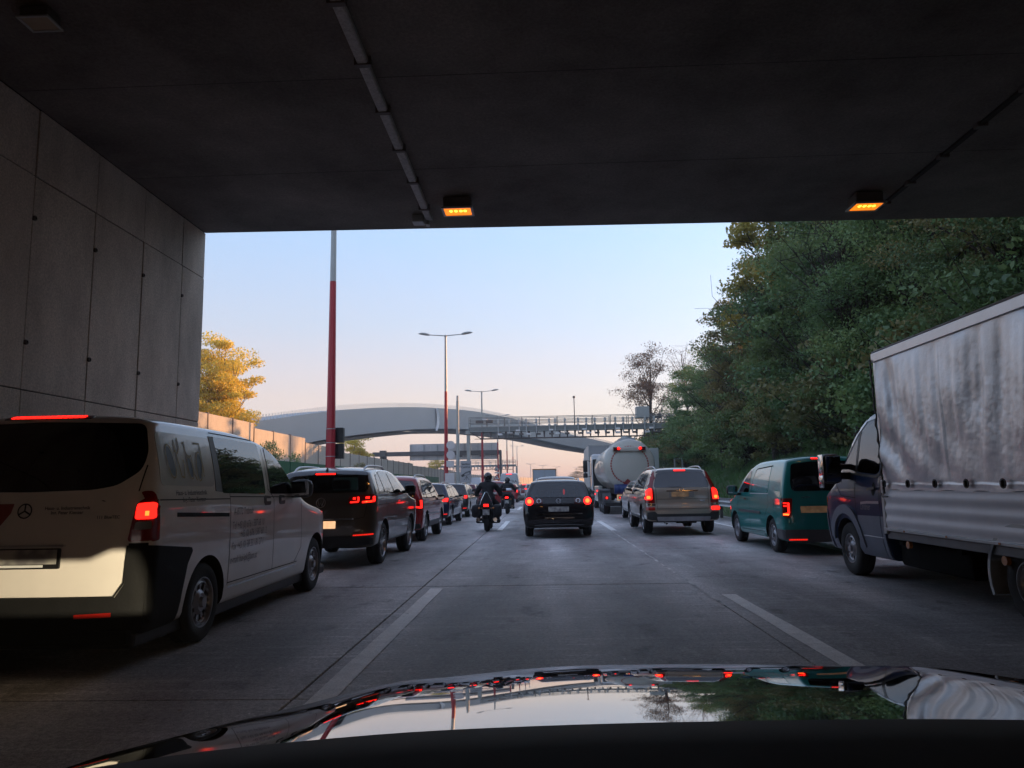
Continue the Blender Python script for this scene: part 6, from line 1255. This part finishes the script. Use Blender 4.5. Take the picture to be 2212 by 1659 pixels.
def leaves_mesh(name, C, r, n, size, m, rg, droop=.2):
    k = rg.integers(0, len(C), n); g = rg.normal(0, 1, (n, 3)); g /= np.maximum(1e-6, np.linalg.norm(g, axis=1))[:, None]
    P = C[k]+g*(r[k]*rg.random(n)**.5)[:, None]*np.array([1.15, 1.15, .5])
    a = rg.normal(0, 1, (n, 3)); a[:, 2] -= droop; a /= np.linalg.norm(a, axis=1)[:, None]; b = np.cross(a, rg.normal(0, 1, (n, 3))); b /= np.maximum(1e-6, np.linalg.norm(b, axis=1))[:, None]
    s_ = size*rg.uniform(.6, 1.35, n)[:, None]; nn_ = np.cross(a, b)*s_*.14
    V = np.stack([P-a*s_*.5, P+b*s_*.27+nn_, P+a*s_*.5, P-b*s_*.27+nn_], 1).reshape(-1, 3)
    me = bpy.data.meshes.new(name); me.vertices.add(len(V)); me.vertices.foreach_set('co', V.ravel()); me.loops.add(4*n); me.loops.foreach_set('vertex_index', np.arange(4*n, dtype=np.int32)); me.polygons.add(n); me.polygons.foreach_set('loop_start', np.arange(0, 4*n, 4, dtype=np.int32)); me.polygons.foreach_set('loop_total', np.full(n, 4, dtype=np.int32)); me.update(calc_edges=True)
    at = me.attributes.new('tint', 'FLOAT', 'FACE'); cl_ = rg.random(len(C)); at.data.foreach_set('value', (cl_[k]*.62+rg.random(n)*.38).astype(np.float32))
    me.materials.append(m); return me
def tree_meshes(kind, seed, H_, rad, base, n, size, leaf, clumps=60, gap=.0, shell=.5, bare=False, thin=1.):
    rg = np.random.default_rng(seed); mb = MB(); tr = [(0, 0, -.4)]; x = y = 0
    for i in range(1, 7): x += rg.normal(0, .10); y += rg.normal(0, .10); tr.append((x, y, H_*.86*i/6))
    r0 = .018*H_*thin+.03; mb.tube(tr, [r0*(1-.86*i/6) for i in range(7)], 7)
    C = []; rr = []
    cz_ = (H_+base)/2; hz = (H_-base)/2
    while len(C) < clumps:
        g = rg.normal(0, 1, 3); g /= np.linalg.norm(g); q = rg.random()**shell
        w_ = 1-.35*max(0, g[2]); p = np.array([g[0]*rad*q*w_, g[1]*rad*q*w_, cz_+g[2]*hz*q])
        p += rg.normal(0, .42, 3)
        C.append(p); rr.append(rad*rg.uniform(.15, .36))
    C = np.array(C); rr = np.array(rr)
    for p in C[::1 if bare else 2]:
        t = min(.92, max(.12, (p[2]-rad*.9)/H_/.86)); i = min(5, int(t*6)); f_ = t*6-i; b0 = Vector(tr[i]).lerp(Vector(tr[i+1]), f_); e = Vector(p); mid = b0.lerp(e, .5)+Vector((0, 0, -.06*(e-b0).length))+Vector(rg.normal(0, .15, 3)); rb = r0*.34*(1-t*.6)
        mb.tube([b0, mid, e], [rb, rb*.55, .012], 5, False)
        for _ in range(5 if bare else 2):
            f2 = rg.uniform(.4, 1); s0 = b0.lerp(mid, f2*2) if f2 < .5 else mid.lerp(e, (f2-.5)*2); d = Vector(rg.normal(0, 1, 3)); d.z = abs(d.z)*.8; m1 = s0+d*.45; mb.tube([s0, m1, m1+(d+Vector(rg.normal(0, .6, 3)))*.4], [rb*.4, rb*.25, .008], 4, False)
    tm_ = mb.mesh('trunk', M['twig'] if bare else M['bark'], True, 60, clean=False)
    cm = leaves_mesh('crown', C, rr, n, size, LM[leaf], rg) if n else None
    return tm_, cm
TV = {}
for nm, a in dict(
    d1=('d', 1, 12, 3.6, 1.2, 21000, .185, 'green', 80, 0., .38), d2=('d', 2, 12, 3.9, 1.5, 21000, .185, 'blue', 74, 0., .38), d3=('d', 3, 12, 3.4, 1.0, 19000, .18, 'brown', 66, 0., .38), d4=('d', 4, 14, 3.8, 3.0, 18000, .19, 'green', 50),
    y1=('y', 5, 15, 3.6, 4.5, 9000, .22, 'yellow', 54), g1=('g', 6, 13, 3.3, 2.5, 42000, .19, 'gold', 150, 0., .6), g2=('g', 7, 9, 3.0, 2.0, 12000, .22, 'gold', 80), r1=('r', 8, 15, 3.8, 3.5, 10000, .17, 'rust', 80),
    b1=('b', 9, 4.2, 2.6, .1, 9000, .17, 'green', 60), b2=('b', 10, 3.6, 2.4, .1, 8000, .16, 'blue', 60), b3=('b', 12, 3.4, 2.3, .1, 8000, .16, 'brown', 55), c1=('c', 13, 8, 2.0, .8, 5000, .26, 'green', 50)).items(): TV[nm] = tree_meshes(*a)
TV['d5'] = tree_meshes('d', 41, 12, 3.8, 1.2, 46000, .115, 'green', 90, 0., .38); TV['d6'] = tree_meshes('d', 42, 12, 3.8, 1.2, 46000, .115, 'blue', 84, 0., .38); TV['y2'] = tree_meshes('y', 43, 15, 3.8, 3.5, 32000, .115, 'yellow', 64); TV['d7'] = tree_meshes('d', 44, 12, 3.6, 1.2, 42000, .11, 'brown', 80, 0., .38)
TV['n1'] = tree_meshes('n', 11, 13, 2.8, 4.0, 0, .2, 'rust', 60, bare=True, thin=.6); TV['n2'] = tree_meshes('n', 21, 11, 2.4, 3.5, 0, .2, 'rust', 46, bare=True, thin=.6)
TV['k1'] = tree_meshes('k', 31, 10, 3.0, 3.0, 0, .2, 'rust', 34, bare=True, thin=.8); TV['k1'][0].materials[0] = M['bark']
TH = dict(k1=10, d5=12, d6=12, d7=12, y2=15, d1=12, d2=12, d3=12, d4=14, y1=15, g1=13, g2=9, r1=15, b1=4.2, b2=3.6, b3=3.4, c1=8, n1=13, n2=11)
def gz(x, y): return 0. if x < 7.2 else (x-7.2)*.52 if x < 12 else 2.5+(x-12)*.40
def tree(v, x, y, h, label, cat='tree', group=None, rz=None, wide=1., z=None, name=None):
    t = thing(name or ('bush' if v[0] == 'b' else 'tree'), label, cat, (x, y, (gz(x, y) if z is None else z)), random.uniform(0, 6.28) if rz is None else rz, group); s_ = h/TH[v]; t.scale = (s_*wide, s_*wide, s_)
    obj('trunk', TV[v][0], t)
    if TV[v][1]: obj('crown', TV[v][1], t)
    return t
# terrain of the right-hand cutting
b = MB(); V = []; F = []; xs_ = [6.95, 7.2, 8, 9, 10, 11, 12, 13.5, 16, 20, 26, 40]; ys_ = list(np.arange(13.4, 150, 3.5))
for y in ys_:
    for x in xs_: V.append((x, y, -.02+gz(x, y)+(.10*math.sin(x*1.7+y*.9)+.08*math.sin(y*1.9) if x > 7.5 else 0)))
nx = len(xs_)
for i in range(len(ys_)-1):
    for j in range(nx-1): a = i*nx+j; F.append((a, a+1, a+nx+1, a+nx))
o_ = len(V)
for j in range(nx): V.append((xs_[j], ys_[0], -1.))
F += [(j, j+1, o_+j+1, o_+j) for j in range(nx-1)]
o2 = len(V)
for i in range(len(ys_)): V.append((xs_[-1], ys_[i], -1.))
F += [(i*nx+nx-1, (i+1)*nx+nx-1, o2+i+1, o2+i) for i in range(len(ys_)-1)]
b.add(V, F); ter = part('grass_slope', b, mat('grass_soil', (.07, .11, .04), .95, var=.4, vscale=1.2, bump=.6, bscale=8), None, True); tag(ter, None, None, kind='structure')
rg = np.random.default_rng(4); n = 42000; x = 7.3+rg.random(n)**.8*7; y = 14+rg.random(n)*66; z = np.array([gz(a, 0)+(.10*math.sin(a*1.7+c*.9)+.08*math.sin(c*1.9) if a > 7.5 else 0) for a, c in zip(x, y)])-.03
h = rg.uniform(.10, .34, n); an = rg.uniform(0, 6.28, n); w_ = .022
V = np.stack([np.stack([x-w_*np.cos(an), y-w_*np.sin(an), z], 1), np.stack([x+w_*np.cos(an), y+w_*np.sin(an), z], 1), np.stack([x+rg.normal(0, .09, n), y+rg.normal(0, .09, n), z+h], 1)], 1).reshape(-1, 3)
me = bpy.data.meshes.new('grass'); me.vertices.add(len(V)); me.vertices.foreach_set('co', V.ravel()); me.loops.add(3*n); me.loops.foreach_set('vertex_index', np.arange(3*n, dtype=np.int32)); me.polygons.add(n); me.polygons.foreach_set('loop_start', np.arange(0, 3*n, 3, dtype=np.int32)); me.polygons.foreach_set('loop_total', np.full(n, 3, dtype=np.int32)); me.update(calc_edges=True)
me.materials.append(leaf_mat('grass_blades', [(.07, .15, .045), (.13, .23, .06), (.24, .28, .09)], .3)); tag(obj('grass', me), 'rough green grass on the slope behind the guard rail', None, kind='stuff')
b = MB(); V = []; xs2 = [30, 36, 42, 50, 62, 80, 110, 150]; zs2 = [5, 13, 19, 23, 25, 25, 20, 0]; ys2 = list(range(92, 266, 6))  # unseen hill added to keep the low sun off the bridge
for i_, y in enumerate(ys2):
    f_ = min(1, (i_+1)/2, (len(ys2)-i_)/2)
    for x, z in zip(xs2, zs2): V.append((x+(y-92)*.10, y+(x-36)*.54, -1+(z*1.3+1)*f_+1.2*math.sin(y*.13+x*.2)))
b.add(V, [(i*8+j, i*8+j+1, i*8+9+j, i*8+8+j) for i in range(len(ys2)-1) for j in range(7)]); sun_screen_hill = part('sun_screen_hill', b, mat('sun_screen_hill_soil', (.03, .045, .02), .95, var=.4, vscale=.3, bump=1., bscale=2.), None, True, 80); tag(sun_screen_hill, None, None, kind='structure')
# trees of the right-hand wood, near to far
G = 'trees of the dense wood on the right slope'
tree('y1', 13.2, 37.5, 15.5, 'tall yellowing tree cut off by the underpass ceiling, at the left edge of the wood', wide=1.05)
tree('d3', 14.3, 47.5, 12.2, 'olive brown tree forming the middle step of the wood outline against the sky', wide=1.05)
tree('d1', 13.6, 62.5, 7.8, 'lower dark green tree at the far end of the wood, next to the toll gantry', wide=1.3)
tree('r1', 12.6, 86, 15.2, 'thin rusty leaved tree seen through against the pale sky above the toll gantry', wide=.95)
tree('n1', 14.6, 74, 12.2, 'leafless pale tree with bare twigs between the rusty tree and the wood')
tree('n2', 14.1, 78.5, 9.5, 'smaller leafless tree just left of the taller bare one')
def where(x, y):
    q = x/y
    return 'beyond the toll gantry, right of the tanker' if y > 88 else 'above the silver SUV' if q < .27 else 'left of the teal van' if q < .34 else 'above the teal van' if q < .42 else 'above the truck cab' if q < .52 else 'above the front of the tarpaulin' if q < .72 else 'above the middle of the tarpaulin' if q < .9 else 'above the tarpaulin at the right picture edge'
def wood(v, x, y, h, w_=1.1): tree(v, x, y, h, ('yellowing' if v[0] == 'y' else 'olive brown' if v in ('d3', 'd7') else 'mid green' if v in ('d2', 'd6') else 'dark green')+(' young' if h < 8 else ' tall' if h > 13.5 else '')+' tree, '+('front' if x < 14.5 else 'middle' if x < 20 else 'back')+' row, '+where(x, y), group=G, wide=w_)
for a in (('d2', 13.9, 41.5, 11.5), ('d1', 13.2, 33.5, 12.), ('d6', 13.6, 29, 11.8), ('d5', 13.4, 24.5, 11.), ('d7', 13.2, 20.3, 10.5), ('d5', 13.2, 16.3, 10.), ('y2', 16.8, 19, 13), ('y2', 16.6, 25.5, 14), ('d2', 17, 31, 13.), ('d1', 16.8, 37, 13.), ('d4', 17, 43, 12.5), ('d2', 16.8, 50, 10.5), ('d1', 14.0, 53, 9.8), ('d2', 13.6, 57.5, 9.), ('d1', 17, 57, 8.5), ('d2', 16.8, 65, 6.), ('d1', 17.3, 71, 4.6), ('d2', 15.5, 92, 5.5), ('d1', 18., 100, 5.5), ('d2', 16.5, 110, 5.2), ('d1', 21., 118, 5.2), ('d3', 24., 130, 5.), ('d4', 22, 24, 15), ('d2', 22, 33, 15.), ('d1', 22, 42, 12.), ('d5', 12.2, 27, 7.5), ('d2', 12.1, 35, 7.), ('d3', 12.2, 44, 7.5), ('d6', 12.0, 18.5, 7.)): wood(*a)
tree('k1', 11.6, 37.5, 10.5, 'dark bare limbed tree in front of the wood, left of the teal van', group=None)
tree('k1', 11.5, 27.5, 10.8, 'dark bare limbed tree among the leaves above the teal van', group=None)
tree('k1', 11.3, 47, 8.5, 'dark bare limbed tree in front of the olive brown tree', group=None)
i = 0
for y in np.arange(15, 84, 2.75):
    v = ('b1', 'b2', 'b3')[i % 3]; i += 1
    tree(v, 12.3+.5*math.sin(y*1.3), y, random.uniform(3.2, 4.6), {'b1': 'dark green', 'b2': 'mid green', 'b3': 'olive'}[v]+' bush at the foot of the wood, '+where(12.3, y), 'bush', 'bushes along the lower edge of the wood')
# left side
tree('g1', -24.6, 56, 13.9, 'golden autumn tree behind the noise barrier, right against the underpass wall', z=0, rz=.4, wide=.86)
tree('g2', -25.5, 101, 8.6, 'yellow green tree under the arched bridge, right of the near red mast', z=0, wide=1.05)
tree('y1', -28.5, 104, 8.3, 'sparser yellowing tree close behind the near red mast', z=0, wide=1.)
tree('n2', -28, 92, 7.6, 'bare twiggy sapling left of the near red mast under the bridge', z=0)
tree('c1', -27.5, 152, 6.5, 'small dark green tree left of the sign gantry panels', z=0, wide=1.2); tree('d1', -25, 160, 5.6, 'low round green tree just under the left end of the sign panels', z=0, wide=1.5)
tree('g2', -23, 165, 7.6, 'thin yellowish tree below the sign gantry panels', z=0); tree('d3', 24, 425, 11, 'far hazy grey bush on the horizon left of the tanker', z=0, wide=2.6)
tree('b1', -17.3, 48.5, 4.3, 'feathery leaved shrub rising above the green fence in front of the noise barrier', 'shrub', z=0, wide=.55, name='shrub')
tree('b3', -17.2, 70.5, 3.6, 'small dark shrub in front of the barrier right of the near mast', 'shrub', z=0, wide=.5, name='shrub')

# ------------------------------------------------------------------ evening haze
b = MB(); b.box(-120, 175, -145, 620, -2.2, 42); hm_ = bpy.data.materials.new('evening_haze'); hm_.use_nodes = True; hn = hm_.node_tree; hn.nodes.clear(); ho = N(hn, 'ShaderNodeOutputMaterial'); hv = N(hn, 'ShaderNodeVolumePrincipled')
hv.inputs['Color'].default_value = (.90, .91, .95, 1); hv.inputs['Density'].default_value = .0009; hv.inputs['Anisotropy'].default_value = .2; hn.links.new(hv.outputs[0], ho.inputs['Volume'])
hz = part('haze', b, hm_, None); tag(hz, 'thin warm evening haze over the motorway', None, kind='stuff')
